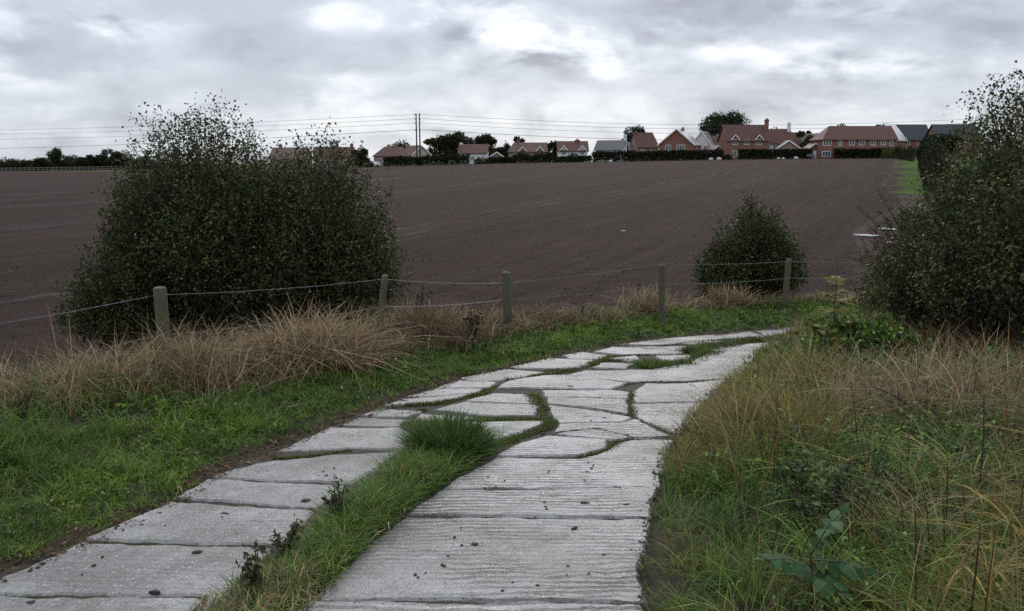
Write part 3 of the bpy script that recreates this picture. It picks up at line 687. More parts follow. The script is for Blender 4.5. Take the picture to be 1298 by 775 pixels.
CR = [([(590, 572), (640, 562), (698, 540)], .075, 2600), ([(698, 540), (690, 524), (682, 512), (672, 500)], .10, 1800), ([(690, 533), (640, 533), (580, 535), (530, 540)], .07, 1900), ([(512, 545), (540, 542), (580, 548)], .16, 2200),
      ([(476, 523), (512, 515), (549, 513), (584, 507), (616, 498), (630, 490)], .075, 2300), ([(500, 528), (540, 520)], .06, 600), ([(640, 483), (690, 476), (736, 468), (756, 460), (776, 452)], .09, 2200),
      ([(776, 452), (800, 451), (852, 449)], .05, 500), ([(820, 468), (872, 461), (905, 445), (940, 435), (1000, 427), (1040, 421)], .17, 4200), ([(736, 466), (770, 458), (830, 458)], .10, 1300),
      ([(870, 448), (900, 440), (960, 432)], .2, 1800), ([(776, 493), (798, 487), (820, 485), (870, 485)], .035, 500), ([(870, 486), (915, 482)], .05, 500), ([(800, 496), (799, 512), (799, 528)], .085, 900),
      ([(734, 581), (771, 571), (785, 561), (801, 558)], .055, 700), ([(345, 582), (385, 580), (445, 572)], .035, 700), ([(0, 759), (60, 759), (150, 760), (240, 760)], .012, 420), ([(110, 688), (345, 696)], .012, 240), ([(220, 635), (400, 649)], .012, 160),
      ([(830, 440), (905, 432), (940, 430)], .06, 600), ([(800, 528), (835, 543), (857, 556)], .02, 160), ([(700, 534), (760, 537)], .015, 120), ([(520, 532), (600, 530), (676, 530)], .035, 600), ([(690, 471), (740, 465)], .05, 400), ([(586, 484), (630, 486)], .03, 200)]
pp = []
for px, wd_, n in CR:
    wd_ = wd_ * .78 if wd_ < .15 else wd_; x, y, s = along(px, int(n * 1.3), [wd_] * len(px)); k = rng.uniform(0, 1, len(x)) < sstep(.30, .55, fbm(x, y, .35, 17)) + .15; x, y = x[k], y[k]; n = len(x)
    c = mixc(GREEN + OLIVE + DEEP, [1, 2, .5, 1, 2, 1.5, 1.5, .6, 3, 3, 1.5], n) * .72; hs_ = .016 + wd_ * .36
    pp.append(blades(np.c_[x, y, B(y) - .006], rng.uniform(.5, 1.5, n) * hs_, .0042 * np.clip(y / 5, 1, 2) * rng.uniform(.7, 1.4, n), rng.uniform(.2, 1.5, n), c * .8, c * 1.1, segs=2))
v, f, c = join(pp); print('cracks', len(f)); o = mk('joint_weeds', v, f, M['grass'], col=c); tag(o, 'low moss and grass growing in the joints of the concrete', 'weeds', kind='stuff')

# --- separate tufts that stand out
def tuft(u, v, rad, n, hr, pal, wts, label, group=None, wd=.005, bend=(.25, 1.0), sx=1.0, name='grass_tuft', fn=None, mat_='grass', zoff=-.015, cat='grass tuft'):
    p = ground(u, v) if fn is None else fn(u, v)
    a = rng.uniform(0, 2 * np.pi, n); r_ = rad * np.sqrt(rng.uniform(0, 1, n)); ox, oy = np.cos(a) * r_ * sx, np.sin(a) * r_
    P = np.c_[ox, oy, Hs0(p, ox, oy) - p[2] + zoff]; h = rng.uniform(*hr, n) * (1.15 - .5 * (r_ / rad) ** 2)
    c = mixc(pal, wts, n); az = np.arctan2(oy, ox) + rng.normal(0, .7, n); bmul = 1.0
    if mat_ == 'straw' or cat == 'dry tussock':
        m_ = 13; cl_ = rng.integers(0, m_, n); ca = rng.uniform(0, 2 * np.pi, m_); cr = rad * np.sqrt(rng.uniform(0, 1, m_)); rr_ = rad * .55 * np.clip(rng.normal(0, 1, (2, n)), -1.5, 1.5)
        ox, oy = np.cos(ca[cl_]) * cr[cl_] * sx + rr_[0], np.sin(ca[cl_]) * cr[cl_] + rr_[1]; P = np.c_[ox, oy, Hs0(p, ox, oy) - p[2] + zoff]
        h = rng.uniform(*hr, n) * rng.uniform(.45, 1.15, m_)[cl_]; az = rng.uniform(0, 2 * np.pi, m_)[cl_] + rng.normal(0, 1.8, n); bmul = rng.uniform(.6, 2.0, m_)[cl_] * rng.uniform(.6, 1.5, n)
        c = c * rng.uniform(.8, 1.15, (m_, 1))[cl_]
    bend = tuple(bend); r_ = np.minimum(r_, rad)
    v_, f_, c_ = blades(P, h, wd * rng.uniform(.7, 1.4, n), rng.uniform(*bend, n) * (.5 + .7 * r_ / rad) * bmul, c * .85, c * 1.1, az=az, segs=4)
    o = mk(name, v_, f_, M[mat_], col=c_); o.location = p; tag(o, label, cat, group); return o
def Hs0(p, ox, oy):
    z = H(p[0] + ox, p[1] + oy); return z
tuft(568, 576, .24, 1700, (.22, .42), DEEP + [(.08, .13, .05)], [4, 4, 1, 1], 'big dark green grass tuft at the head of the central grass strip', sx=1.15, fn=road_pt, wd=.008)
tuft(828, 464, .27, 1100, (.06, .15), DEEP + GREEN, [3, 3, 2, 2, 1, 1, .3], 'low round green tuft in the far bend of the concrete', sx=1.2, fn=road_pt, wd=.008)
tuft(884, 446, .20, 700, (.07, .16), DEEP + GREEN, [3, 3, 2, 2, 1, 1, .3], 'small upright green tuft beyond the round one in the bend', sx=1.1, fn=road_pt, wd=.009)
tuft(415, 466, .40, 1500, (.45, .85), STRAW, [3, 4, 2, 1], 'tall pale heap of dead grass left of the leaning fence post', name='dry_tussock', wd=.007, mat_='straw', cat='dry tussock', bend=(.3, 1.1))
tuft(545, 432, .42, 1300, (.45, .78), STRAW, [1, 3, .4, 5], 'dark brown dead tussock right of the leaning fence post', name='dry_tussock', wd=.007, mat_='straw', cat='dry tussock', bend=(.2, .9))
tuft(815, 396, .30, 700, (.3, .58), STRAW, [4, 3, 3, 1], 'upright straw tussock just left of the fourth fence post', name='dry_tussock', wd=.009, mat_='straw', cat='dry tussock', bend=(.1, .7))
tuft(926, 388, .24, 500, (.3, .55), STRAW, [3, 3, 2, 1], 'small straw tussock in front of the far round bush', name='dry_tussock', wd=.010, mat_='straw', cat='dry tussock', bend=(.1, .7))
tuft(975, 560, .30, 900, (.35, .6), OLIVE + STRAW, [2, 2, 1, 2, 2, 2, 1, 1], 'gold brown upright tussock on the right bank beside the bend', name='dry_tussock', wd=.005, cat='dry tussock', bend=(.1, .6))
tuft(1190, 520, .55, 1800, (.4, .75), STRAW, [3, 4, 2, 2], 'pale dead tussock at the foot of the right hawthorn', name='dry_tussock', wd=.005, mat_='straw', cat='dry tussock', bend=(.4, 1.3))

# --- dead leaf litter along the slab edges
def flakes(P, size, cols):
    n = len(P); a = rng.uniform(0, 2 * np.pi, n); tx = np.stack([np.cos(a), np.sin(a), rng.normal(0, .25, n)], -1) * size[:, None]; ty = np.stack([-np.sin(a), np.cos(a), rng.normal(0, .25, n)], -1) * size[:, None] * .55
    Vv = np.stack([P - tx, P + ty, P + tx, P - ty], 1).reshape(-1, 3); b = (np.arange(n) * 4)[:, None]
    return Vv, np.stack([b + [0, 1, 2], b + [0, 2, 3]], 1).reshape(-1, 3), np.repeat(cols, 4, 0)
x, y = scatter(200000, -5, 6, 1.5, 12); d1 = dLf(x, y); d2 = dRf(x, y)
k = ((np.abs(d1 - .02) < .10 + .06 * fbm(x, y, .3, 5)) | (np.abs(d2 + .00) < .09 * fbm(x, y, .25, 6))) & keep_view(np.c_[x, y, B(y)]) & (rng.uniform(0, 1, len(x)) < .75)
x, y, d2 = x[k], y[k], d2[k]; n = len(x)
c = np.where((np.abs(d2) < .2)[:, None], mixc([(.03, .024, .018), (.05, .035, .024)], [2, 1], n), mixc([(.13, .075, .042), (.08, .045, .028), (.045, .028, .02), (.2, .13, .08)], [3, 3, 2, 1], n))
v, f, c = flakes(np.c_[x, y, np.maximum(B(y), H(x, y)) + rng.uniform(.002, .022, n)], rng.uniform(.006, .022, n), c)
o = mk('leaf_litter', v, f, M['straw'], col=c); tag(o, 'brown leaf litter and mud crumbs along both track edges', 'leaf litter', kind='stuff')
print('litter', n)

# --- clods of the ploughed field
x, y = rng.uniform(-30, 26, 300000), 9 + 60 * rng.uniform(0, 1, 300000) ** 1.6
k = field_mask(x, y, dLf(x, y)) & keep_view(np.c_[x, y, fieldz(x, y)], 60); x, y = x[k], y[k]
k = rng.uniform(0, 1, len(x)) < np.clip(.80 - y / 48, .0, .45); x, y = x[k], y[k]; n = len(x)
u, v, f_ = proj(np.c_[x, y, H(x, y)])
sz_ = (.006 + .022 * rng.uniform(0, 1, n) ** 2.5) * np.clip(y / 16, .8, 1.6)
oct_ = np.array([(1, 0, 0), (0, 1, 0), (-1, 0, 0), (0, -1, 0), (0, 0, .62), (0, 0, -.5)]); of = np.array([(0, 1, 4), (1, 2, 4), (2, 3, 4), (3, 0, 4), (1, 0, 5), (2, 1, 5), (3, 2, 5), (0, 3, 5)])
Vv = oct_[None] * sz_[:, None, None] * rng.uniform(.55, 1.35, (n, 6, 1)); an = rng.uniform(0, 6.28, n)
rx_ = Vv[..., 0] * np.cos(an)[:, None] - Vv[..., 1] * np.sin(an)[:, None]; ry_ = Vv[..., 0] * np.sin(an)[:, None] + Vv[..., 1] * np.cos(an)[:, None]
Vv = np.stack([rx_ + x[:, None], ry_ + y[:, None], Vv[..., 2] + (H(x, y))[:, None]], -1).reshape(-1, 3)
F = ((np.arange(n) * 6)[:, None, None] + of[None]).reshape(-1, 3)
cc = mixc([(.066, .041, .034), (.042, .026, .022), (.105, .072, .06), (.24, .21, .18)], [4, 3, 2.5, .12], n)
o = mk('soil_clods', Vv, F, M['straw'], col=np.repeat(cc, 6, 0)); tag(o, 'clods and flints scattered over the ploughed field', 'clods', kind='stuff')
print('clods', n)

# ------------------------------------------------------------------ shrubs
def twigs(P0, P1, ctrl, r0, r1, seg=5):
    """many bent twigs at once, triangular in section"""
    n = len(P0); t_ = np.linspace(0, 1, seg)[None, :, None]
    pts = P0[:, None] * (1 - t_) ** 2 + 2 * ctrl[:, None] * t_ * (1 - t_) + P1[:, None] * t_ ** 2
    d = np.gradient(pts, axis=1); d /= np.linalg.norm(d, axis=2, keepdims=True) + 1e-9
    ref = np.array([.31, .77, .2]); a = np.cross(d, ref); a /= np.linalg.norm(a, axis=2, keepdims=True) + 1e-9; b = np.cross(d, a)
    rr = (r0[:, None] * (1 - t_[..., 0]) + r1[:, None] * t_[..., 0])[..., None]
    ring = [pts + (a * math.cos(q) + b * math.sin(q)) * rr for q in (0, 2.094, 4.189)]
    Vv = np.stack(ring, 2).reshape(-1, 3); F = []
    base = (np.arange(n) * seg * 3)[:, None]
    for s_ in range(seg - 1):
        for q in range(3): F.append(base + np.array([s_ * 3 + q, s_ * 3 + (q + 1) % 3, s_ * 3 + 3 + (q + 1) % 3, s_ * 3 + 3 + q]))
    return Vv, np.stack(F, 1).reshape(-1, 4), pts
def shrub(name, label, cat, lobes, nt, leaf, pal, wts, group=None, shoots=0, shoot_len=(.4, .9), per=9, berries=0, leafmat='leaf', lean=(0, 0), inner=.5, low=.05, fallen=0):
    """lobes: (x, y, rx, ry, h, weight) shrub masses on the ground sharing one plant"""
    o0 = lobes[0]; base = np.array([o0[0], o0[1], Hs(o0[0], o0[1])]); root = empty(name, base); tag(root, label, cat, group)
    TV, LV, CV = [], [], []
    for (lx, ly, rx, ry, hh_, wt) in lobes:
        n = int(nt * wt); gz_ = Hs(lx, ly); c0 = np.array([lx, ly, gz_]) - base
        d = rng.normal(0, 1, (n, 3)); d[:, 2] = np.abs(d[:, 2]) * 1.0 - .25; d /= np.linalg.norm(d, axis=1, keepdims=True)
        lump = .70 + .55 * vnoise(np.arctan2(d[:, 1], d[:, 0]) * 2.0 + lx * 3, d[:, 2] * 2.6 + ly, .8, 5)
        r_ = rng.uniform(inner ** 2.2, 1, n) ** (1 / 2.2) * lump
        zc = hh_ * .45
        T = c0 + np.stack([d[:, 0] * rx * r_, d[:, 1] * ry * r_, np.maximum(zc + d[:, 2] * r_ * np.where(d[:, 2] > 0, hh_ - zc, zc), low)], -1)
        S0 = c0 + np.stack([d[:, 0] * rx * .12, d[:, 1] * ry * .12, rng.uniform(0, .35, n) * hh_ * .6], -1) + rng.normal(0, .06, (n, 3)) * rx
        S0[:, 2] = np.maximum(S0[:, 2], 0)
        ct = S0 * .45 + T * .55; ct[:, 2] += .10 * hh_ * rng.uniform(-.3, 1, n); ct += rng.normal(0, .07, (n, 3)) * rx
        v_, f_, pts = twigs(S0, T, ct, rng.uniform(.004, .010, n), np.full(n, .0015)); TV.append((v_, f_))
        m_ = per; tt = 1.04 - .68 * rng.uniform(0, 1, (n, m_)) ** 1.6; sg = np.clip(tt * 4, 0, 3.999).astype(int); fr = (tt * 4 - sg)[..., None]
        ar = np.arange(n)[:, None]; q = pts[ar, sg] * (1 - fr) + pts[ar, sg + 1] * fr
        q = q + rng.normal(0, 1, q.shape) * leaf * (1.0 + 1.8 * (1 - tt))[..., None] * 1.1
        LV.append(q.reshape(-1, 3)); CV.append(np.repeat(rng.uniform(.50, 1.30, n) * (.72 + .6 * vnoise(T[:, 0] + 2 * T[:, 1], T[:, 2], .55, 6)), m_))
        f_ = T[:, None] + rng.normal(0, 1, (n, 4, 3)) * np.array([.05, .05, .06]); LV.append(f_.reshape(-1, 3)); CV.append(np.repeat(rng.uniform(.5, 1.3, n), 4))
        hi = np.where(T[:, 2] - c0[2] > .58 * hh_)[0]; f_ = T[hi][:, None] + rng.normal(0, 1, (len(hi), 6, 3)) * np.array([.10, .10, .13]); f_[..., 2] -= .06; LV.append(f_.reshape(-1, 3)); CV.append(np.repeat(rng.uniform(.45, 1.1, len(hi)), 6))
        ns = int(shoots * wt)
        if ns:
            k = rng.choice(n, ns, p=(lambda q_: q_ / q_.sum())(np.clip(d[:, 2] + .15, .02, 1) ** 2 * (r_ > .6 + 0 * r_) + 1e-6)); s0 = pts[k, 3]
            out = np.stack([d[k, 0] * .42, d[k, 1] * .42, np.ones(ns)], -1) + rng.normal(0, .16, (ns, 3)); out[:, :2] += np.array(lean)
            out /= np.linalg.norm(out, axis=1, keepdims=True); ln = rng.uniform(*shoot_len, ns)[:, None]; s1 = s0 + out * ln
            v_, f_, ps = twigs(s0, s1, (s0 + s1) / 2 + rng.normal(0, .05, (ns, 3)), np.full(ns, .007), np.full(ns, .004)); TV.append((v_, f_))
            m2 = 34; tt = rng.uniform(.1, 1.02, (ns, m2)); sg = np.clip(tt * 4, 0, 3.999).astype(int); fr = (tt * 4 - sg)[..., None]; ar = np.arange(ns)[:, None]
            q = ps[ar, sg] * (1 - fr) + ps[ar, sg + 1] * fr + rng.normal(0, .5, (ns, m2, 3)) * leaf * .42; LV.append(q.reshape(-1, 3)); CV.append(np.repeat(rng.uniform(.7, 1.15, ns), m2))
    V_, F_, n_ = [], [], 0
    for v_, f_ in TV: V_.append(v_); F_.append(f_ + n_); n_ += len(v_)
    mk('branches', np.vstack(V_), np.vstack(F_), M['bark'], root)
    L_ = np.vstack(LV); ck = np.concatenate(CV); kk = L_[:, 2] > -.02; L_ = L_[kk]; ck = ck[kk]; n = len(L_)
    cl = mixc(pal, wts, n, .13) * ck[:, None]; v_, f_, c_ = leafset(L_, leaf * rng.uniform(.65, 1.35, n), cl)
    lf = mk('foliage', v_, f_, M[leafmat], root, col=c_); print(name, n)
    if berries:
        k = rng.choice(n, berries); Pb = L_[k] + rng.normal(0, .01, (berries, 3)); sb = rng.uniform(.010, .016, berries)
        Vb = (oct_[None] * np.array([1, 1, 1.4]) * sb[:, None, None] + Pb[:, None]).reshape(-1, 3)
        b_ = mk('hips', Vb, ((np.arange(berries) * 6)[:, None, None] + of[None]).reshape(-1, 3), M['berry'], root, smooth=True); b_['kind'] = 'stuff'
    return root
HAW = [(.042, .058, .019), (.066, .084, .028), (.100, .108, .040), (.165, .14, .058), (.17, .095, .048)]
shrub('hawthorn_bush', 'large dark hawthorn bush behind the nearest fence posts', 'bush',
      [(-4.75, 12.3, 1.30, 1.3, 3.95, .31), (-3.05, 12.2, 1.12, 1.2, 3.45, .24), (-5.55, 12.3, 1.05, 1.1, 3.0, .15), (-3.9, 12.0, 1.25, 1.1, 3.0, .17), (-2.45, 12.0, .8, .9, 2.4, .09), (-6.2, 12.2, .8, .8, 1.6, .09)], 5600, .050, HAW, [5, 5, 2, .6, .25], shoots=210, shoot_len=(.35, .85), per=13)
shrub('round_bush', 'small rounded dark bush behind the far fence posts', 'bush', [(5.1, 16.6, .8, .8, 2.3, .5), (4.45, 16.5, .65, .7, 1.55, .27), (5.65, 16.6, .55, .7, 1.6, .23)], 1500, .052, HAW + [(.05, .075, .02)], [4, 5, 2, .6, .2, 2], shoots=60, shoot_len=(.3, .6), per=10)
shrub('hawthorn_hedge_bush', 'tall dense hawthorn filling the right edge of the view', 'bush',
      [(5.85, 9.3, 1.0, 1.2, 2.45, .27), (6.6, 9.5, 1.35, 1.4, 3.35, .34), (5.25, 8.7, .8, .9, 1.8, .13), (5.6, 7.9, 1.0, .9, 2.1, .18), (5.15, 9.7, .7, .8, 1.5, .08)], 6000, .044, HAW + [(.06, .085, .026), (.12, .115, .06)], [4, 5, 3, 1, .4, 2, .5], shoots=120, shoot_len=(.25, .6), per=9, berries=150)
shrub('dog_rose', 'straggly rose with red hips left of the right hawthorn', 'bush',
      [(6.3, 11.6, .95, .9, 2.1, .6), (5.7, 11.3, .7, .7, 1.2, .4)], 800, .038, [(.07, .085, .03), (.09, .075, .035), (.11, .055, .03), (.05, .065, .02)], [3, 2, 1.5, 3], shoots=70, shoot_len=(.4, .9), per=7, berries=330, lean=(-.45, 0))
shrub('bramble', 'low dark bramble with glossy leaves on the near right bank', 'bramble', [(1.66, 3.95, .30, .26, .38, .7), (1.95, 4.1, .22, .2, .26, .3)], 110, .034, DEEP + [(.09, .125, .06)], [2, 2, 2, 3], shoots=10, shoot_len=(.1, .25), per=6, inner=.3)
shrub('bramble', 'leafy bramble mound under the yellow sapling', 'bramble', [(3.85, 8.45, .55, .5, .55, 1)], 280, .065, DEEP + GREEN, [2, 2, 2, 2, 1, 1, 1], shoots=8, shoot_len=(.1, .25), per=7, inner=.3)

# plants with leaves large enough to pick apart
def leaf_mesh(L_, W_, fold=.15, seg=4):
    Vv = []; F = []
    for i in range(seg + 1):
        t_ = i / seg; ww = W_ * .5 * (math.sin(math.pi * min(1, (t_ * .96 + .03) ** .8)) ** .9); z = -.25 * L_ * t_ * t_
        Vv += [(t_ * L_, -ww, z + fold * ww), (t_ * L_, 0, z), (t_ * L_, ww, z + fold * ww)]
    for i in range(seg):
        b = i * 3; F += [(b, b + 3, b + 4, b + 1), (b + 1, b + 4, b + 5, b + 2)]
    return Vv, F
def pinnate(name, label, cat, base, stem, fronds, leafL, leafW, c1, c2):
    root = empty(name, base); tag(root, label, cat)
    mb = MB(); mb.tube(stem, [.008 - .005 * i / (len(stem) - 1) for i in range(len(stem))], 5)
    Vv, F = leaf_mesh(leafL, leafW); meshes = []
    for cc_ in (c1, c2):
        o = mk('leaf', Vv, F, M['broad_leaf'], root, col=np.tile(cc_, (len(Vv), 1)), smooth=True); meshes.append(o)
    first = [True, True]
    for (p, d, n, ln) in fronds:
        p = Vector(p); d = Vector(d).normalized(); tip = p + d * ln + Vector((0, 0, -.12 * ln)); mid = p + d * ln * .5 + Vector((0, 0, .04 * ln)); mb.tube([p, mid, tip], [.003, .0025, .0015], 4)
        sidev = d.cross(Vector((0, 0, 1))).normalized()
        for i in range(n):
            t_ = (i // 2 * 2 + 1.2) / (n + .6); q = p * (1 - t_) ** 2 + mid * 2 * t_ * (1 - t_) + tip * t_ * t_
            sgn = 1 if i % 2 else -1; dd = (d * .45 + sidev * sgn * .9 + Vector((0, 0, random.uniform(-.25, .1)))).normalized()
            if i == n - 1 and n % 2: dd = d
            j = random.randrange(2)
            if first[j]: o = meshes[j]; first[j] = False
            else: o = copyo(meshes[j], root)
            o.location = q; xax = dd; zax = (Vector((0, 0, 1)) + Vector((random.uniform(-.7, .7), random.uniform(-1.1, .3), 0))); yax = zax.cross(xax).normalized(); zax = xax.cross(yax)
            sc = random.uniform(.8, 1.15) * (.75 + .5 * math.sin(math.pi * t_))
            o.rotation_euler = Matrix((xax, yax, zax)).transposed().to_euler(); o.scale = (sc, sc, sc)
    mb.build('stem', M['darkstem'], root)
    for j in range(2):
        if first[j]: bpy.data.objects.remove(meshes[j])
    return root
b = ground(1022, 790); b[2] -= .02
pinnate('elder_seedling', 'dark leafy seedling with broad paired leaves at the bottom right', 'plant', b, [(0, 0, 0), (.01, 0, .16), (0, .01, .34)],
        [((0, 0, .27), (-.8, -.2, .35), 9, .24), ((0, 0, .33), (.35, -.1, .8), 9, .25), ((0, .01, .30), (.9, -.3, .05), 9, .22), ((0, 0, .25), (.4, -.9, .1), 7, .18)], .078, .044, (.034, .078, .032), (.058, .115, .046))
b = ground(1052, 472)
fr = []
for i in range(13):
    z = .16 + .072 * i; a = i * 2.4; fr.append(((.01, 0, z), (math.cos(a), math.sin(a), .55), 9, .30 - .012 * i))
pinnate('ash_sapling', 'slim sapling with yellowish paired leaflets beside the right hedge', 'sapling', b, [(0, 0, -.05), (.015, 0, .35), (0, .01, .75), (.01, .02, 1.18)], fr, .095, .045, (.11, .12, .03), (.17, .155, .045))
def weed(name, label, cat, u, v, h, n, fn=ground, col=((.065, .085, .032), (.09, .085, .038), (.05, .042, .024)), spread=.10, leaf=.05):
    p = fn(u, v); root = empty(name, p); tag(root, label, cat); mb = MB(); L_ = []
    for i in range(n):
        a = random.uniform(0, 6.28); d = random.uniform(.2, 1) * spread; hh_ = h * random.uniform(.7, 1.05)
        pts = [(0, 0, -.03), (math.cos(a) * d * .4, math.sin(a) * d * .4, hh_ * .5), (math.cos(a) * d, math.sin(a) * d, hh_)]; mb.tube(pts, [.005, .004, .002], 4)
        for k in range(26):
            t_ = random.uniform(.35, 1.0); L_.append((math.cos(a) * d * t_ ** 1.3, math.sin(a) * d * t_ ** 1.3, hh_ * t_))
    mb.build('stem', M['darkstem'], root)
    L_ = np.array(L_) + rng.normal(0, leaf * .3, (len(L_), 3)); cl = mixc(col, [1] * len(col), len(L_), .25)
    v_, f_, c_ = leafset(L_, leaf * rng.uniform(.4, 1.1, len(L_)), cl, asp=.45); mk('foliage', v_, f_, M['leaf'], root, col=c_); return root
weed('thistle', 'dark withered thistle on the central strip, nearest the camera', 'thistle', 322, 762, .24, 7, road_pt, leaf=.05)
weed('thistle', 'dark thistle half way up the central grass strip', 'thistle', 362, 712, .22, 6, road_pt, leaf=.045)
weed('thistle', 'dark thistle head standing highest over the left lane slabs', 'thistle', 430, 662, .24, 6, road_pt, leaf=.045)
weed('dock_plant', 'brown and yellow leafed dock left of the third fence post', 'dock', 600, 440, .52, 7, col=((.05, .045, .018), (.10, .07, .02), (.022, .024, .012)), spread=.22, leaf=.07)
weed('dock_plant', 'dark dock stems against the dead grass beside the leaning post', 'dock', 538, 418, .66, 6, col=((.03, .024, .014), (.05, .035, .02)), spread=.16, leaf=.05)
weed('dock_plant', 'small dark dock right of the third fence post', 'dock', 737, 408, .36, 3, spread=.05, leaf=.05)
weed('dock_plant', 'dark leafy dock at the foot of the third fence post', 'dock', 645, 425, .32, 4, spread=.08, leaf=.055)
weed('dock_plant', 'dark dead dock in the grass at the left edge of the photo', 'dock', 28, 540, .26, 4, spread=.1, leaf=.045, col=((.03, .02, .014), (.05, .03, .02)))
def stemthing(label, pts, r0, r1, name='bramble_cane', cat='cane', thorns=0, m_='darkstem'):
    mb = MB(); pts = [Vector(p) for p in pts]; p0 = pts[0].copy(); pts = [p - p0 for p in pts]
    mb.tube(pts, [r0 + (r1 - r0) * i / (len(pts) - 1) for i in range(len(pts))], 6)
    for i in range(thorns):
        t_ = random.uniform(.1, .95) * (len(pts) - 1); k = int(t_); p = pts[k].lerp(pts[k + 1], t_ - k); a = random.uniform(0, 6.28)
        mb.tube([p, p + Vector((math.cos(a) * .012, math.sin(a) * .012, random.uniform(.0, .012)))], [.002, .0003], 3)
    o = mb.build(name, M[m_]); o.location = p0; tag(o, label, cat); return o
g = ground(1238, 648)
stemthing('thin dark upright stem in front of the right hawthorn', [g, g + [.0, 0, .25], g + [-.01, 0, .45], g + [-.03, 0, .66]], .006, .003, 'bare_stem', thorns=10)
g0 = ground(1255, 700); a1 = at_y(1170, 655, g0[1] + .1); a2 = at_y(1090, 620, g0[1] + .3); a3 = at_y(1010, 590, g0[1] + .55)
stemthing('long dark bramble cane arching across the near right bank', [g0, a1, a2, a3], .005, .002, thorns=30)
g0 = ground(1190, 545); a1 = at_y(1160, 520, g0[1]); a2 = at_y(1130, 500, g0[1]); a3 = at_y(1105, 490, g0[1])
stemthing('short black dead twig below the right hawthorn', [g0, a1, a2, a3], .011, .004, 'dead_twig', 'twig', thorns=6)
g0 = ground(1140, 495)
stemthing('snapped orange brown dock stalk in the dead grass on the right', [g0, g0 + [0, 0, .22], g0 + [-.01, 0, .40]], .012, .010, 'dead_stalk', 'stalk', m_='mud')
bpy.data.objects['dead_stalk'].data.materials[0] = m_plain('rusty_stalk', (.20, .09, .04), .8, .3, 20)

# ------------------------------------------------------------------ wire fence
fr_ = empty('wire_fence', (FENCE[1][0], FENCE[1][1], Hs(*FENCE[1]))); tag(fr_, 'post and barbed wire fence between the verge and the ploughed field', 'fence')
FO = np.array(fr_.location)
POSTS = [(-5.55, 6.2, None, .06, (0, 0)), None]
# photo column of each post, depth, row of its top, radius, lean
PX = [(-200, 6.2, 408, .075, 0), (202, 8.2, 364, .066, .004), (488, 9.45, 349, .042, -.13), (642, 11.2, 345, .064, .02), (839, 12.9, 336, .050, .03), (1000, 15.3, 328, .056, -.03), (1140, 17.6, 318, .06, 0)]
for i, (u, Y, vt, r_, ln) in enumerate(PX):
    top = at_y(u, vt, Y); bx = top[0] + ln; gz_ = Hs(bx, Y); hh_ = top[2] - gz_
    mb = MB(); n = 12; ring = []
    hs = [-.3, 0, hh_ * .3, hh_ * .6, hh_ * .9, hh_ - .012, hh_]
    for k, z in enumerate(hs):
        rr = r_ * (1.04 - .06 * k / 6) * (1 if k < 6 else .86); off = -ln * max(z, 0) / hh_
        for q in range(n):
            a = 2 * math.pi * q / n; wv_ = 1 + .05 * math.sin(3 * a + i) + random.uniform(-.02, .02)
            ring.append((off + rr * wv_ * math.cos(a), rr * wv_ * math.sin(a), z + (random.uniform(-.008, .008) if k == 6 else 0)))
    fs = [(k * n + q, k * n + (q + 1) % n, (k + 1) * n + (q + 1) % n, (k + 1) * n + q) for k in range(6) for q in range(n)] + [tuple(range(6 * n, 7 * n))]
    o = mk('fence_post', ring, fs, M['post'], fr_, smooth=False); o.location = Vector((bx, Y, gz_)) - Vector(FO)
    if i == 2: o['label'] = 'thin leaning post'
WU = [(-200, 408 + 30, 6.2), (202, 373, 8.2), (488, 353, 9.45), (642, 358, 11.2), (839, 334, 12.9), (1000, 331, 15.3), (1140, 331, 17.6)]
WL = [(-200, 508, 6.2), (202, 424, 8.2), (485, 388, 9.45), (642, 379, 11.2), (839, 360, 12.9), (1000, 352, 15.3), (1140, 350, 17.6)]
for nm, W_ in (('upper', WU), ('lower', WL)):
    pts = []; an = []
    for (u, v, Y) in W_:
        p = at_y(u, v, Y); p[1] -= .055; an.append(Vector(p))
    for a, b in zip(an[:-1], an[1:]):
        for k in range(24):
            t_ = k / 24; p = a.lerp(b, t_); p.z -= .05 * 4 * t_ * (1 - t_) * .6; p.z += random.uniform(-.002, .002); pts.append(p - Vector(FO))
    pts.append(an[-1] - Vector(FO))
    w1 = MB().tube(pts, .0026, 5); wo = w1.build('barbed_wire', M['wire'], fr_); bb = MB()
    acc = 0
    for p, q in zip(pts[:-1], pts[1:]):
        L_ = (q - p).length; d = (q - p) / L_
        while acc < L_:
            c_ = p + d * acc
            for s_ in range(2):
                o_ = Vector((random.uniform(-.4, .4), random.uniform(-1, 1), random.uniform(-1, 1))).normalized() * .016; bb.tube([c_ - o_, c_ + o_], .0018, 3)
            acc += .10
        acc -= L_
    bo = bb.build('barbs', M['wire'], wo); bo['kind'] = 'stuff'

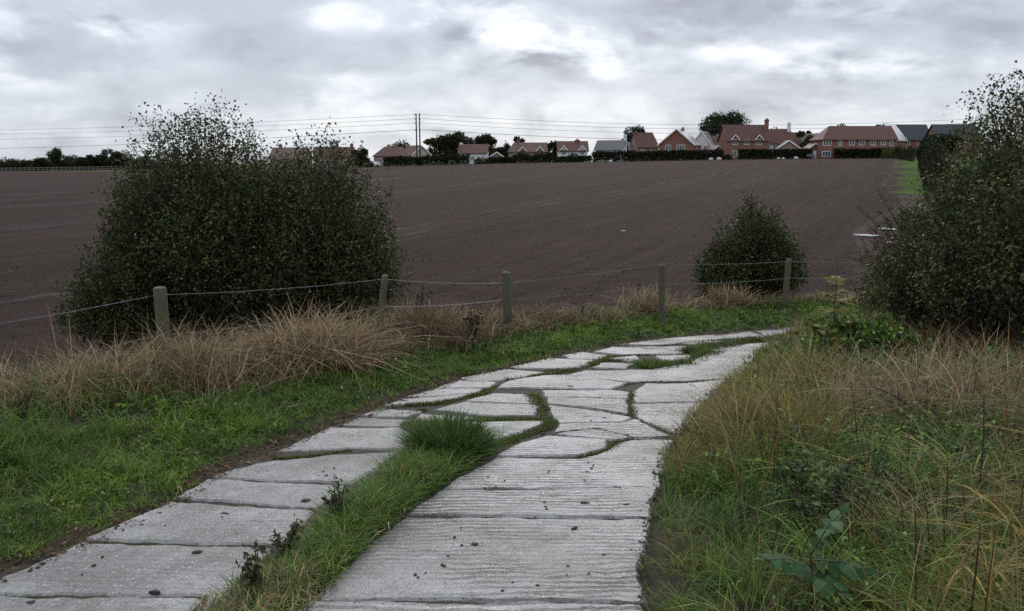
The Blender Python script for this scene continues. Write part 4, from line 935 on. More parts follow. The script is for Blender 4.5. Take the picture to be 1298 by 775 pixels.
# ------------------------------------------------------------------ puddles and lumps of mud
def puddle(u, v, rx, ry, label, fz_=None):
    p = ground(u, v); n = 90; ring = []
    s = random.uniform(0, 50)
    for q in range(n):
        a = 2 * math.pi * q / n; r_ = .30 + 1.35 * float(fbm(np.array(math.cos(a) * 1.3 + s), np.array(math.sin(a) * 1.3), .7, 3, 4)); ring.append((rx * r_ * math.cos(a), ry * r_ * math.sin(a), 0))
    z = max(Hs(p[0] + x, p[1] + y) for x, y, _ in ring[::4]) + .012
    o = mk('puddle', ring, [tuple(range(n))], M['water']); o.location = (p[0], p[1], z); tag(o, kind='structure')
puddle(1098, 299, .55, .55, 'left puddle'); puddle(1124, 291, .45, .6, 'far puddle'); puddle(1136, 308, .3, .35, 'near puddle')
puddle(790, 293, .12, .14, 'lone puddle'); pass
cl = [(285, 654, .030, 'dark mud lump alone in the middle of a left lane slab'), (388, 637, .032, 'dark mud lump beside the central strip below the highest thistle'), (250, 703, .03, 'crumbled mud patch just below the middle joint of the left lane'),
      (196, 755, .036, 'mossy dark mud lump on the nearest left lane joint'), (40, 769, .036, 'long dark twiggy clod at the bottom left corner of the slabs'), (602, 693, .03, 'mud lump nearest the camera in the middle of the right lane'),
      (741, 641, .034, 'biggest mud lump on the right lane'), (793, 643, .03, 'flat mud lump right of the biggest one on the right lane'), (728, 673, .028, 'flat mud lump below the biggest one on the right lane'), (776, 650, .016, 'small black crumb between the two big right lane lumps'),
      (688, 552, .04, 'black mud lump at the start of the grassy diagonal joint'), (766, 532, .022, 'upright mud crumb near the grass filled vertical joint'), (795, 554, .022, 'dark crumb at the top of the short grassy crack'), (722, 492, .04, 'dark clod on the pale slabs in the far bend')]
small = [(704, 655), (755, 518), (835, 577), (833, 583), (576, 684), (720, 721), (752, 592), (330, 654), (423, 604), (568, 708), (300, 668), (690, 640), (640, 612), (800, 700), (530, 735), (650, 742), (470, 610), (410, 600), (180, 668), (120, 720), (744, 600), (696, 600), (780, 620)]
def lumpmesh(seed, sub=2):
    bm = bmesh.new(); bmesh.ops.create_icosphere(bm, subdivisions=sub, radius=1)
    for vv in bm.verts:
        k = .35 + 1.35 * float(fbm(np.array(vv.co.x * 1.6 + vv.co.z * 2.1 + seed), np.array(vv.co.y * 1.6 - vv.co.z), .7, 9, 3)); vv.co *= k; vv.co.z *= .5
    return bm
for i, (u, v, r_, lab) in enumerate(cl):
    p = road_pt(u, v); bm = lumpmesh(i * 3.7); me = bpy.data.meshes.new('mud_lump'); bm.to_mesh(me); bm.free(); me.materials.append(M['mud']); o = bpy.data.objects.new('mud_lump', me); C.objects.link(o)
    o.location = (p[0], p[1], p[2] + .016); r_ *= .72; o.scale = (r_ * random.uniform(.9, 1.5), r_ * random.uniform(.5, .9), r_ * random.uniform(.5, .9)); o.rotation_euler = (0, 0, random.uniform(-.5, .5))
    tag(o, lab, 'mud lump', 'mud lumps on the concrete track')
vs, fs = [], []
for i, (u, v) in enumerate(small * 3):
    p = road_pt(u + random.gauss(0, 14) * (i >= len(small)), v + random.gauss(0, 8) * (i >= len(small))); r_ = random.uniform(.006, .014); bm = lumpmesh(i * 1.3, 1); b = len(vs)
    vs += [(p[0] + q.co.x * r_, p[1] + q.co.y * r_, p[2] + .015 + q.co.z * r_) for q in bm.verts]; fs += [tuple(b + q.index for q in f.verts) for f in bm.faces]; bm.free()
o = mk('mud_crumbs', vs, fs, M['mud']); tag(o, 'scattered crumbs of mud over the concrete lanes', 'mud crumbs', kind='stuff')
#FAR
# ------------------------------------------------------------------ the village across the field
def roof_mesh(w_, d_, eave, ridge, axis, hl=0.0, hr=0.0, ov=.35, th=.16):
    x0, x1, y0, y1 = -w_ / 2 - ov, w_ / 2 + ov, -ov, d_ + ov
    drop = (ridge - eave) / ((d_ if axis == 'x' else w_) / 2) * ov; e = eave - drop + .08; r_ = ridge + .08
    if axis == 'x':
        top = [(x0, y0, e), (x1, y0, e), (x1, y1, e), (x0, y1, e), (x0 + hl, d_ / 2, r_), (x1 - hr, d_ / 2, r_)]
        fs = [(0, 1, 5, 4), (2, 3, 4, 5)] + ([(3, 0, 4)] if hl else []) + ([(1, 2, 5)] if hr else [])
    else:
        top = [(x0, y0, e), (x1, y0, e), (x1, y1, e), (x0, y1, e), (0, y0 + hl, r_), (0, y1 - hr, r_)]
        fs = [(1, 2, 5, 4), (3, 0, 4, 5)] + ([(0, 1, 4)] if hl else []) + ([(2, 3, 5)] if hr else [])
    n = 6; V_ = top + [(x, y, z - th) for x, y, z in top]; F = list(fs) + [tuple(i + n for i in f[::-1]) for f in fs]
    ed = {}
    for f in fs:
        for a, b in zip(f, f[1:] + f[:1]): ed[(a, b)] = 1
    for (a, b) in ed:
        if (b, a) not in ed: F.append((b, a, a + n, b + n))
    return V_, F
def gable_wall(w_, d_, eave, ridge, axis, hl, hr):
    mb = MB(); x0, x1 = -w_ / 2, w_ / 2; z0 = -1.5
    if axis == 'x':
        L = [(x0, 0, z0), (x0, 0, eave), (x0, d_ / 2, eave if hl else ridge), (x0, d_, eave), (x0, d_, z0)]
        Rr = [(x1, 0, z0), (x1, 0, eave), (x1, d_ / 2, eave if hr else ridge), (x1, d_, eave), (x1, d_, z0)]
        mb.poly(L + Rr, [(0, 1, 2, 3, 4), (9, 8, 7, 6, 5), (0, 5, 6, 1), (3, 8, 9, 4)])
    else:
        L = [(x0, 0, z0), (x0, 0, eave), (0, 0, eave if hl else ridge), (x1, 0, eave), (x1, 0, z0)]
        Rr = [(x0, d_, z0), (x0, d_, eave), (0, d_, eave if hr else ridge), (x1, d_, eave), (x1, d_, z0)]
        mb.poly(L + Rr, [(4, 3, 2, 1, 0), (5, 6, 7, 8, 9), (0, 1, 6, 5), (3, 4, 9, 8)])
    return mb
def window(root, cx_, cz, w_, h_, face='front', side=0, mull=2, at=0.0):
    """face front: wall y = at, looking to -y; face right/left: wall x = side"""
    mb = MB(); t = .09; xa, xb, za, zb = cx_ - w_ / 2, cx_ + w_ / 2, cz - h_ / 2, cz + h_ / 2
    bars = [(xa, xb, za, za + t), (xa, xb, zb - t, zb), (xa, xa + t, za + t, zb - t), (xb - t, xb, za + t, zb - t)]
    for i in range(1, mull): q = xa + w_ * i / mull; bars.append((q - t / 2, q + t / 2, za + t, zb - t))
    pn = MB()
    for (a, b, c, d) in bars:
        if face == 'front': mb.box(a, b, at - .07, at + .05, c, d)
        else: s_ = 1 if side > 0 else -1; p, q = sorted((side - s_ * .05, side + s_ * .07)); mb.box(p, q, a, b, c, d)
    if face == 'front': pn.box(xa + t, xb - t, at - .025, at + .04, za + t, zb - t)
    else: s_ = 1 if side > 0 else -1; p, q = sorted((side - s_ * .04, side + s_ * .025)); pn.box(p, q, xa + t, xb - t, za + t, zb - t)
    f = mb.build('window', M['white'], root); pn.build('pane', M['glass'], f); return f
def chimney(root, x, y, zb, zt, w_=.8, m_='brick', par=None, pots=2):
    mb = MB().box(x - w_ / 2, x + w_ / 2, y - w_ * .4, y + w_ * .4, zb, zt).box(x - w_ / 2 - .08, x + w_ / 2 + .08, y - w_ * .4 - .08, y + w_ * .4 + .08, zt - .35, zt - .18)
    c = mb.build('chimney', M[m_], par or root); pb = MB()
    for i in range(pots): px_ = x + (i - (pots - 1) / 2) * .32; pb.tube([(px_, y, zt + .002), (px_, y, zt + .3)], [.12, .10], 8)
    pb.build('chimney_pot', M['browntile'], c); return c
def barge(root, w_, d_, eave, ridge, axis, which, ov=.35):
    mb = MB(); run = (d_ if axis == 'x' else w_) / 2; sl = (ridge - eave) / run
    if axis == 'y':
        y = -ov - .05 if which == 'front' else d_ + ov + .05
        for s_ in (-1, 1):
            a = (s_ * (run + ov), y, eave - sl * ov); b = (0, y, ridge)
            mb.poly([(a[0], y - .03, a[2] - .2), (b[0], y - .03, b[2] - .2), (b[0], y - .03, b[2] + .12), (a[0], y - .03, a[2] + .12), (a[0], y + .03, a[2] - .2), (b[0], y + .03, b[2] - .2), (b[0], y + .03, b[2] + .12), (a[0], y + .03, a[2] + .12)],
                    [(0, 1, 2, 3), (7, 6, 5, 4), (0, 4, 5, 1), (3, 2, 6, 7), (0, 3, 7, 4), (1, 5, 6, 2)])
    else:
        x = -w_ / 2 - ov - .05 if which == 'left' else w_ / 2 + ov + .05
        for s_ in (-1, 1):
            a = (x, run + s_ * (run + ov), eave - sl * ov); b = (x, run, ridge)
            mb.poly([(x - .03, a[1], a[2] - .2), (x - .03, b[1], b[2] - .2), (x - .03, b[1], b[2] + .12), (x - .03, a[1], a[2] + .12), (x + .03, a[1], a[2] - .2), (x + .03, b[1], b[2] - .2), (x + .03, b[1], b[2] + .12), (x + .03, a[1], a[2] + .12)],
                    [(0, 1, 2, 3), (7, 6, 5, 4), (0, 4, 5, 1), (3, 2, 6, 7), (0, 3, 7, 4), (1, 5, 6, 2)])
    mb.build('bargeboard', M['white'], root)
def dormer(root, cx_, eave, m_='brick', rm='tile', w_=1.7):
    """small gable rising through the eaves over a window"""
    h_ = w_ * .55; d = MB(); x0, x1 = cx_ - w_ / 2, cx_ + w_ / 2; y0, y1 = -.02, 1.8
    d.poly([(x0, y0, eave - .9), (x1, y0, eave - .9), (x1, y0, eave + .1), (cx_, y0, eave + .1 + h_), (x0, y0, eave + .1), (x0, y1, eave - .9), (x1, y1, eave - .9), (x1, y1, eave + .1), (cx_, y1, eave + .1 + h_), (x0, y1, eave + .1)],
           [(0, 1, 2, 3, 4), (9, 8, 7, 6, 5), (1, 6, 7, 2), (0, 4, 9, 5)])
    o = d.build('dormer', M[m_], root)
    r_ = MB()
    for s_ in (-1, 1):
        a = (cx_ + s_ * (w_ / 2 + .2), eave - .02); b = (cx_, eave + .16 + h_)
        r_.poly([(a[0], -.3, a[1]), (b[0], -.3, b[1]), (b[0], 2.4, b[1]), (a[0], 2.4, a[1]), (a[0], -.3, a[1] + .14), (b[0], -.3, b[1] + .14), (b[0], 2.4, b[1] + .14), (a[0], 2.4, a[1] + .14)],
                [(0, 1, 2, 3), (7, 6, 5, 4), (0, 4, 5, 1), (3, 2, 6, 7), (0, 3, 7, 4)])
    r_.build('dormer_roof', M[rm], o)
    g = MB()
    for s_ in (-1, 1):
        a = (cx_ + s_ * (w_ / 2 + .22), eave - .05); b = (cx_, eave + .15 + h_)
        g.poly([(a[0], -.36, a[1] - .12), (b[0], -.36, b[1] - .12), (b[0], -.36, b[1] + .14), (a[0], -.36, a[1] + .14), (a[0], -.302, a[1] - .12), (b[0], -.302, b[1] - .12), (b[0], -.302, b[1] + .14), (a[0], -.302, a[1] + .14)],
               [(0, 1, 2, 3), (7, 6, 5, 4), (0, 4, 5, 1), (3, 2, 6, 7), (0, 3, 7, 4)])
    g.build('bargeboard', M['white'], o); return o
def house(label, u, Y, w_, d_, eave, ridge, axis='x', wall='brick', roof='tile', rz=0, hl=0, hr=0, wins=(), sidewins=(), dorm=(), chim=(), barges=(), name='house', dz=0, cat='house', group='houses across the field', door=None):
    p = onfar(u, Y); root = empty(name, (p[0], p[1], p[2] + dz), rz); tag(root, label, cat, group)
    gable_wall(w_, d_, eave, ridge, axis, hl, hr).build('wall', M[wall], root)
    V_, F = roof_mesh(w_, d_, eave, ridge, axis, hl, hr); rf = mk('roof', V_, F, M[roof], root)
    for (x, z, a, b, *r_) in wins: window(root, x, z, a, b, mull=r_[0] if r_ else 2)
    for (sd_, y, z, a, b) in sidewins: window(root, y, z, a, b, face='side', side=sd_ * w_ / 2)
    for x in dorm: dormer(root, x, eave, wall, roof)
    for (x, y, zb, zt, ww, m_) in chim: chimney(root, x, y, zb, zt, ww, m_, rf)
    for bb_ in barges: barge(root, w_, d_, eave, ridge, axis, bb_)
    if door:
        x, ww, hh_, m_ = door; MB().box(x - ww / 2, x + ww / 2, -.08, .03, 0, hh_).build('door', M[m_], root)
    return root
# a pixel is about Y/1000 metres at depth Y
house('red tiled house with two brick chimneys showing past the big bush', 427, 222, 10.5, 7, 3.2, 5.6, 'x', 'pinkbrick', 'tile', .15, wins=[(-3, 1.5, 1.4, 1.1), (2.5, 1.5, 1.4, 1.1)], chim=[(1.0, .6, 3, 7.2, .8, 'brick'), (4.8, 3.5, 4, 6.5, .9, 'brick')])
house('low house with dull roof half hidden behind the big bush', 368, 228, 10, 7, 3.0, 6.0, 'x', 'pinkbrick', 'browntile', -.1, wins=[(-2, 1.5, 1.4, 1.1)], chim=[(-3, 3.5, 5, 6.9, .8, 'brick')])
house('pale pink hipped bungalow left of the twin poles', 500, 213, 9.8, 7.5, 2.7, 5.0, 'x', 'pinkbrick', 'tile', .1, hl=3, hr=2.6, wins=[(-3.2, 1.5, 1.3, 1.1), (-.5, 1.5, 1.8, 1.1, 3), (2.6, 1.5, 1.3, 1.1)], chim=[(.5, 3.8, 4, 5.7, .5, 'pinkbrick')], name='bungalow', cat='bungalow')
house('small gabled house with a white verge directly behind the twin poles', 536, 220, 6, 8, 2.7, 5.3, 'y', 'cream', 'tile', .55, wins=[(0, 1.5, 1.4, 1.1)], barges=('front',))
house('white cottage with red roof and white chimney beside the round trees', 600, 205, 7.1, 6.5, 2.9, 5.0, 'x', 'render', 'tile', -.06, wins=[(-2.5, 1.7, 1.1, 1.0), (0, 1.5, 1.0, 1.0), (1.6, 1.5, 1.0, 1.0), (2.7, 1.5, .9, 1.0)], chim=[(-3.3, 3.2, 3.0, 5.4, .75, 'render')], name='cottage', cat='cottage')
house('small low garage with wide pale door between two houses', 630, 206, 4.4, 5, 1.5, 2.9, 'y', 'pinkbrick', 'browntile', .0, door=(0, 3.4, 1.35, 'rail'), name='garage', cat='garage', barges=('front',))
house('red roofed house with two small white arched dormers', 669, 204, 9.4, 7, 2.9, 5.1, 'x', 'pinkbrick', 'tile', .05, hl=1.6, wins=[(-3.2, 2.0, .9, 1.0), (-1.4, 2.3, 1.2, .9), (3.0, 2.3, 1.2, .9), (.6, 1.2, 1.2, 1.2)], dorm=(-1.4, 3.0), chim=[(-2.2, 4.5, 4.4, 5.9, .8, 'brick')])
house('white house with red roof and two white dormers behind a dark round shrub', 725, 202, 7.3, 6.5, 2.9, 5.2, 'x', 'render', 'tile', .0, wins=[(-2.3, 2.3, 1.2, 1.0), (2.3, 2.3, 1.2, 1.0), (0, 1.0, 1.2, 1.1)], dorm=(-2.3, 2.3), chim=[(1.3, 3.6, 4.8, 5.6, 1.2, 'browntile')])
house('white house with grey roof and white end chimney stack', 769, 200, 6.8, 6.5, 3.0, 5.2, 'x', 'render', 'greytile', -.35, wins=[(-2.2, 1.8, 1.2, 1.0), (.3, 1.8, 1.2, 1.0)], chim=[(3.45, 3.2, 0, 6.6, .7, 'render')])
house('low brownish house just right of the white end chimney', 797, 207, 5.5, 7, 2.9, 4.9, 'x', 'pinkbrick', 'browntile', .25, wins=[(-1.6, 1.8, .9, 1.1), (.6, 1.8, .9, 1.1), (1.9, 1.8, .8, 1.1)])
house('steep red roofed house left of the brick gable', 818, 205, 5.4, 8, 3.6, 7.2, 'x', 'pinkbrick', 'tile', .12, hr=.8, wins=[(-1.5, 2.3, .9, 1.1), (1.2, 2.3, .9, 1.1)], chim=[(-2.2, 3.8, 6, 7.4, .5, 'brick')])
house('red brick gable house with wet right hand roof slope, its sheen painted pale', 853, 196, 8.6, 9.0, 3.9, 7.5, 'y', 'brick', 'sheentile', -.42, wins=[(-1.9, 3.0, 1.4, 1.4), (1.1, 3.0, 1.9, 1.4, 3)], sidewins=[(1, 3.5, 2.9, 1.2, 1.2)], barges=('front',), chim=[(.2, 6.0, 7.0, 7.9, .6, 'brick')])
house('white gabled house behind the wet roofed brick gable', 884, 205, 5.4, 9, 3.7, 7.2, 'y', 'render', 'sheentile', -.42, wins=[(1.2, 2.9, 1.0, 1.3)], sidewins=[(1, 2.5, 2.6, 1.1, 1.2)], barges=('front',))
house('low dull red roof between white gable and big brick house', 905, 207, 6.4, 8, 3.2, 6.1, 'x', 'pinkbrick', 'tile', .0, wins=[(0, 1.8, 1.2, 1.1)], chim=[(.8, 4, 5.5, 6.5, .6, 'pinkbrick')])
house('brown pyramid roofed garage in front of the dull red roof', 905, 197, 4.6, 5, 1.6, 3.4, 'y', 'pinkbrick', 'browntile', .25, name='garage', cat='garage', barges=('front',))
house('big red brick house with two dormer gables and tall end chimney', 942, 192, 10.0, 7.5, 4.3, 7.9, 'x', 'brick', 'tile', .02, wins=[(-3.1, 3.75, 1.4, 1.3), (-.3, 3.75, 1.4, 1.2), (2.6, 3.75, 1.4, 1.3), (-3.2, 1.0, 1.1, 1.5), (-1.9, 1.0, .9, 1.1)], dorm=(-3.1, 2.6), chim=[(5.1, 2.6, 0, 9.2, .85, 'brick')], dz=.2)
house('house with red roof and white chimney right of the big brick house', 984, 197, 5.6, 7, 3.9, 7.2, 'x', 'render', 'tile', .0, wins=[(-1.6, 2.8, 1.0, 1.1)], chim=[(2.55, 3.0, 0, 8.6, .75, 'render')])
house('narrow red roofed house end right of the white chimney', 1002, 203, 3.4, 7, 3.4, 6.6, 'x', 'brick', 'tile', .1, wins=[(0, 2.5, 1.0, 1.1)])
house('wide low brown roof with white right verge behind the hedge', 993, 190, 7.6, 6, 1.6, 4.2, 'y', 'pinkbrick', 'browntile', -.18, name='garage', cat='garage', barges=('front',))
house('brick garage with white door and white gable verge', 1026, 191, 4.4, 6, 1.9, 3.5, 'y', 'brick', 'browntile', -.1, door=(.4, 1.7, 1.75, 'white'), name='garage', cat='garage', barges=('front',))
house('pale green gabled house behind the bushy tree on the right', 1028, 215, 4.5, 7, 4.0, 6.6, 'y', 'cream', 'greytile', .3, wins=[(0, 3.4, 1.0, 1.0)], barges=('front',))
house('grey roofed house behind the garage with white door', 1035, 205, 5, 7, 3.2, 5.8, 'x', 'brick', 'browntile', 0, wins=[(0, 2.2, 1.1, 1.1)])
W_ = [(-7.6, 3.45, 1.9, 1.3, 3), (-4.6, 3.45, .9, 1.3, 2), (-1.85, 3.5, 1.3, 1.2), (.45, 3.5, 1.2, 1.2), (3.1, 3.5, 1.2, 1.2), (5.4, 3.5, 1.2, 1.2), (7.3, 3.4, .7, 1.3, 1), (-7.6, .95, 1.9, 1.2, 3)]
house('long red brick terrace with a row of white upper windows', 1081, 187, 17.0, 8, 4.4, 7.4, 'x', 'brick', 'tile', .0, hl=3.0, wins=W_, name='brick_terrace', cat='terrace')
house('gabled end block with wet roof, its sheen painted pale, joined to the long terrace', 1109, 192, 6.0, 8.5, 4.4, 8.0, 'y', 'brick', 'sheentile', -.72, wins=[(-.9, 3.4, 1.1, 1.2), (1.2, 3.4, 1.1, 1.2), (1.0, .9, 1.2, 1.4)], barges=('front',), name='brick_terrace', cat='terrace')
house('dark slate roofed brick house right of the terrace', 1140, 200, 12, 8, 4.6, 8.2, 'x', 'brick', 'slate', .0, wins=[(-3, 3.6, 1.2, 1.2), (0, 3.6, 1.2, 1.2), (3, 3.6, 1.2, 1.2)])
house('slate roofed house glimpsed through the rose on the right', 1204, 185, 9, 8, 4.3, 7.6, 'x', 'brick', 'slate', -.1, wins=[(-1, 3.4, 1.3, 1.2), (2, 3.4, 1.3, 1.2)], barges=('right',))

# --- trees and hedges
def tree(label, u, Y, h, wd, nb=14, n=1600, pal=None, name='tree', cat='tree', group='trees behind the houses', bare=0.0, leaf=.46, crown0=.14, conic=0):
    n = int(n * 2.6); leaf *= 1.1
    p = onfar(u, Y); root = empty(name, p); tag(root, label, cat, group); mb = MB()
    mb.tube([(0, 0, -.3), (.05, .03, h * .3), (-.04, .05, h * .6), (.02, 0, h * .9)], [h * .028, h * .022, h * .013, h * .004], 7); Q_ = []
    for i in range(nb):
        a = random.uniform(0, 6.28); z = h * random.uniform(crown0 + .05, .92); fr_ = (z / h - crown0) / (1 - crown0)
        rr = wd * .5 * ((1 - fr_) if conic else math.sqrt(max(.05, 1 - (2 * fr_ - .9) ** 2 * .8))) * random.uniform(.35, .85)
        c_ = (math.cos(a) * rr, math.sin(a) * rr, z); mb.tube([(0, 0, z * .62), (c_[0] * .5, c_[1] * .5, z * .85), c_], [h * .010, h * .006, h * .003], 5); Q_.append((c_, wd * random.uniform(.17, .27) * (.5 + .5 * (1 - fr_) if conic else 1)))
    mb.build('trunk', M['bark'], root)
    per = n // nb; P = np.vstack([np.array(c_) + (lambda d: d / np.linalg.norm(d, axis=1, keepdims=True) * (r_ * rng.uniform(.25, 1.1, (per, 1)) ** .6))(rng.normal(0, 1, (per, 3))) * [1, 1, .8] for c_, r_ in Q_])
    if bare: P = P[rng.uniform(0, 1, len(P)) > bare]
    cl = mixc(pal or [(.020, .027, .014), (.032, .040, .018), (.050, .055, .024)], [2, 2, 1] if not pal else [1] * len(pal), len(P), .2)
    v_, f_, c_ = leafset(P, leaf * rng.uniform(.6, 1.3, len(P)), cl, asp=.8); mk('crown', v_, f_, M['far_leaf'], root, col=c_); return root
OL = [(.05, .055, .02), (.075, .07, .025), (.04, .045, .018)]
GB = [(.05, .06, .04), (.04, .05, .03)]
tree('broad dark rounded tree directly behind the brick gable houses', 914, 228, 13.0, 13.5, 30, 5200)
tree('dark evergreen clump behind the white end chimney', 800, 222, 9.8, 7.5, 18, 2400)
tree('narrow dark conifer left of the broad rounded tree', 886, 222, 9.5, 3.6, 12, 1100, conic=1)
tree('dark domed tree behind the pale pink bungalow', 508, 232, 6.2, 9, 16, 1700)
tree('thin pale poplar right of the twin poles', 547, 226, 8.0, 4, 10, 700, OL, bare=.3)
tree('broad low tree left of the white cottage', 566, 224, 7.6, 7, 16, 1900)
tree('dark dense tree between twin poles and white cottage', 584, 226, 8.4, 8, 16, 2200)
tree('dark domed tree behind the white cottage and garage', 615, 224, 8.0, 6.5, 16, 1900)
tree('small dark tree peeping over the roof with the arched dormers', 657, 222, 7.8, 3.5, 10, 800)
tree('low dark bushy tree between the two dormered houses', 700, 215, 5.2, 6, 12, 1200)
tree('wispy tree behind the white chimney on the right', 983, 222, 8.6, 7, 14, 1300, OL, bare=.35)
tree('olive bushy tree between white chimney and garage', 1013, 202, 7.0, 4.5, 12, 1200, OL)
tree('slim tall conifer behind the olive bushy tree', 1017, 222, 9.0, 2.6, 10, 700, conic=1)
tree('dark tree rising behind the long terrace roof', 1052, 222, 9.0, 8, 14, 1500)
tree('dark tree behind the garage with white door', 1036, 226, 6.6, 6, 12, 1200)
tree('leafy dark tree between the big bush and bungalow', 458, 212, 4.6, 5, 12, 1300)
tree('low dark tree right of the small garage', 638, 218, 4.6, 5, 12, 1000)
tree('big ragged tree behind the dog rose', 1180, 92, 5.0, 4.5, 14, 2000, group='trees along the right boundary', leaf=.26)
tree('thin half bare tree above the right hedge', 1222, 120, 8.4, 6, 12, 700, OL, group='trees along the right boundary', bare=.55, leaf=.22)
for (u, Y, h, wd_, lab, pl, br) in [(20, 330, 3.8, 12, 'low dark scrub at the far left edge of the horizon', None, 0), (-12, 326, 4.4, 9, 'dark tree clump cut by the left edge of the photo', None, 0), (60, 326, 4.6, 9, 'low rounded scrub left of the tall far tree', None, 0), (80, 322, 8.6, 8, 'tallest round tree on the far left horizon', None, 0),
                                  (42, 335, 3.6, 9, 'flat low scrub between the far left tree clumps', None, 0), (98, 340, 5.4, 9, 'pale hazy tree right of the tallest far tree', GB, .3), (116, 324, 5.0, 7, 'dark bushy tree midway along the far treeline', None, .05), (128, 326, 7.2, 6, 'upright tree in the far treeline with a thin top', None, .25),
                                  (145, 324, 8.6, 6, 'half bare tree next to the big bush on the horizon', None, .4), (160, 330, 7.0, 9, 'dark tree just touching the big bush outline', None, .1), (185, 330, 5.0, 9, 'dark tree on the horizon behind the left bush shoots', None, .1)]:
    tree(lab, u, Y, h, wd_, 14, 1500, pl, group='trees along the far left horizon', bare=br, leaf=.5, crown0=.12)
def hedge(label, us, Y0, Y1, h, dep, n, name='hedge', pal=None, group='hedges in front of the houses', leaf=.3, ragged=.25):
    n = int(n * 1.7); leaf *= 1.15; u0, u1 = us; a = onfar(u0, Y0); b = onfar(u1, Y1); mid = (a + b) / 2; root = empty(name, (mid[0], mid[1], min(a[2], b[2]))); tag(root, label, 'hedge', group); o0 = np.array(root.location)
    t_ = rng.uniform(0, 1, n); q = a[None] * (1 - t_[:, None]) + b[None] * t_[:, None]; L_ = np.linalg.norm(b - a)
    hv = h * (1 + ragged * (fbm(t_ * L_, t_ * 0, 2.2, int(u0) % 9, 3) - .45) * 2)
    q[:, 1] += rng.uniform(-dep / 2, dep / 2, n); zz = rng.uniform(0, 1, n) ** .7; q[:, 2] = H(q[:, 0], q[:, 1]) + zz * hv
    cl = mixc(pal or [(.017, .022, .012), (.026, .032, .015), (.040, .043, .020)], [2, 2, 1], n, .2); v_, f_, c_ = leafset(q - o0, leaf * rng.uniform(.6, 1.3, n), cl, asp=.8)
    mk('foliage', v_, f_, M['far_leaf'], root, col=c_)
    mb = MB(); ns = max(3, int(L_ / 1.6))
    for i in range(ns):
        tt = (i + .5) / ns; c_ = a * (1 - tt) + b * tt; z0 = Hs(c_[0], c_[1])
        mb.tube([Vector((c_[0], c_[1], z0 - .2)) - Vector(o0), Vector((c_[0] + random.uniform(-.3, .3), c_[1], z0 + h * .8)) - Vector(o0)], [.07, .02], 5)
    st_ = mb.build('stems', M['bark'], root); st_['kind'] = 'stuff'; return root
hedge('dark hedge below the bungalow and twin poles', (489, 596), 206, 201, 2.3, 1.6, 4200)
hedge('pair of garden bushes before the arched dormers', (650, 692), 198, 198, 2.0, 1.6, 1500, ragged=.6)
hedge('long dark clipped hedge before the brick gable', (749, 912), 194, 189, 2.35, 1.5, 6500, ragged=.12)
hedge('dark hedge before the big brick house and brown garage', (931, 1022), 187, 187, 2.2, 1.5, 3800, ragged=.15)
hedge('dark hedge along the foot of the long terrace', (1050, 1122), 184, 184, 2.1, 1.5, 3000, ragged=.12)
hedge('low hedge remnant right of the terrace end', (1125, 1150), 180, 150, 2.4, 1.5, 1200, ragged=.5)
hedge('ragged field hedge running away along the right boundary', (1160, 1186), 125, 46, 3.4, 2.4, 12000, name='field_hedge', group='hedges on the right boundary', leaf=.16, ragged=.4)
hedge('low scrub along the near right field edge', (1150, 1190), 27, 19, 1.5, 1.4, 3000, name='field_hedge', group='hedges on the right boundary', leaf=.09, ragged=.5, pal=[(.04, .045, .018), (.06, .055, .024), (.08, .05, .03)])
hedge('low garden hedge between the white cottage and the arched dormers', (620, 652), 201, 200, 1.5, 1.4, 1300)
hedge('low garden hedge beside the dark round shrub', (690, 748), 198, 196, 1.3, 1.3, 1700)
hedge('low dark belt of scrub under the far left trees', (-60, 215), 331, 331, 3.0, 3.0, 6000, group='trees along the far left horizon', leaf=.6, ragged=.7)
def bush_far(label, u, Y, w_, h, n=900, pal=None, leaf=.28):
    p = onfar(u, Y); root = empty('garden_shrub', p); tag(root, label, 'shrub', 'garden shrubs by the field edge'); d = rng.normal(0, 1, (n, 3)); d /= np.linalg.norm(d, axis=1, keepdims=True); d[:, 2] = np.abs(d[:, 2])
    q = d * np.array([w_ / 2, w_ / 2, h]) * rng.uniform(.3, 1, (n, 1)) ** .5 * (.8 + .4 * vnoise(d[:, 0] * 4, d[:, 2] * 4 + u, 1, 3))[:, None]
    v_, f_, c_ = leafset(q, leaf * rng.uniform(.6, 1.3, n), mixc(pal or [(.02, .026, .013), (.03, .036, .016)], [1] * len(pal or [1, 1]), n, .2), asp=.8); mk('foliage', v_, f_, M['far_leaf'], root, col=c_)
    mb = MB(); [mb.tube([(0, 0, -.1), (math.cos(i) * w_ * .25, math.sin(i) * w_ * .25, h * .7)], [.05, .015], 5) for i in range(5)]; mb.build('stems', M['bark'], root)
bush_far('dark round shrub before the white dormered house', 726, 196, 4.2, 2.1, 1300)
bush_far('small dark shrub left of the dark round shrub', 706, 196, 2.0, 1.2, 500)
bush_far('shrub beside the white cottage garden wall', 608, 200, 2.6, 1.5, 700, OL)
bush_far('olive shrub at the right end of the white cottage', 617, 199, 1.4, 1.6, 400, OL)
bush_far('bright yellow green shrub by the terrace corner', 1117, 182, 3.2, 2.6, 900, [(.10, .12, .03), (.08, .10, .028)])
bush_far('dark shrub at the edge of the dull hedge gap', 917, 187, 2.6, 1.4, 600)
bush_far('dark shrub left of the bungalow hedge', 470, 206, 3.4, 1.8, 800)
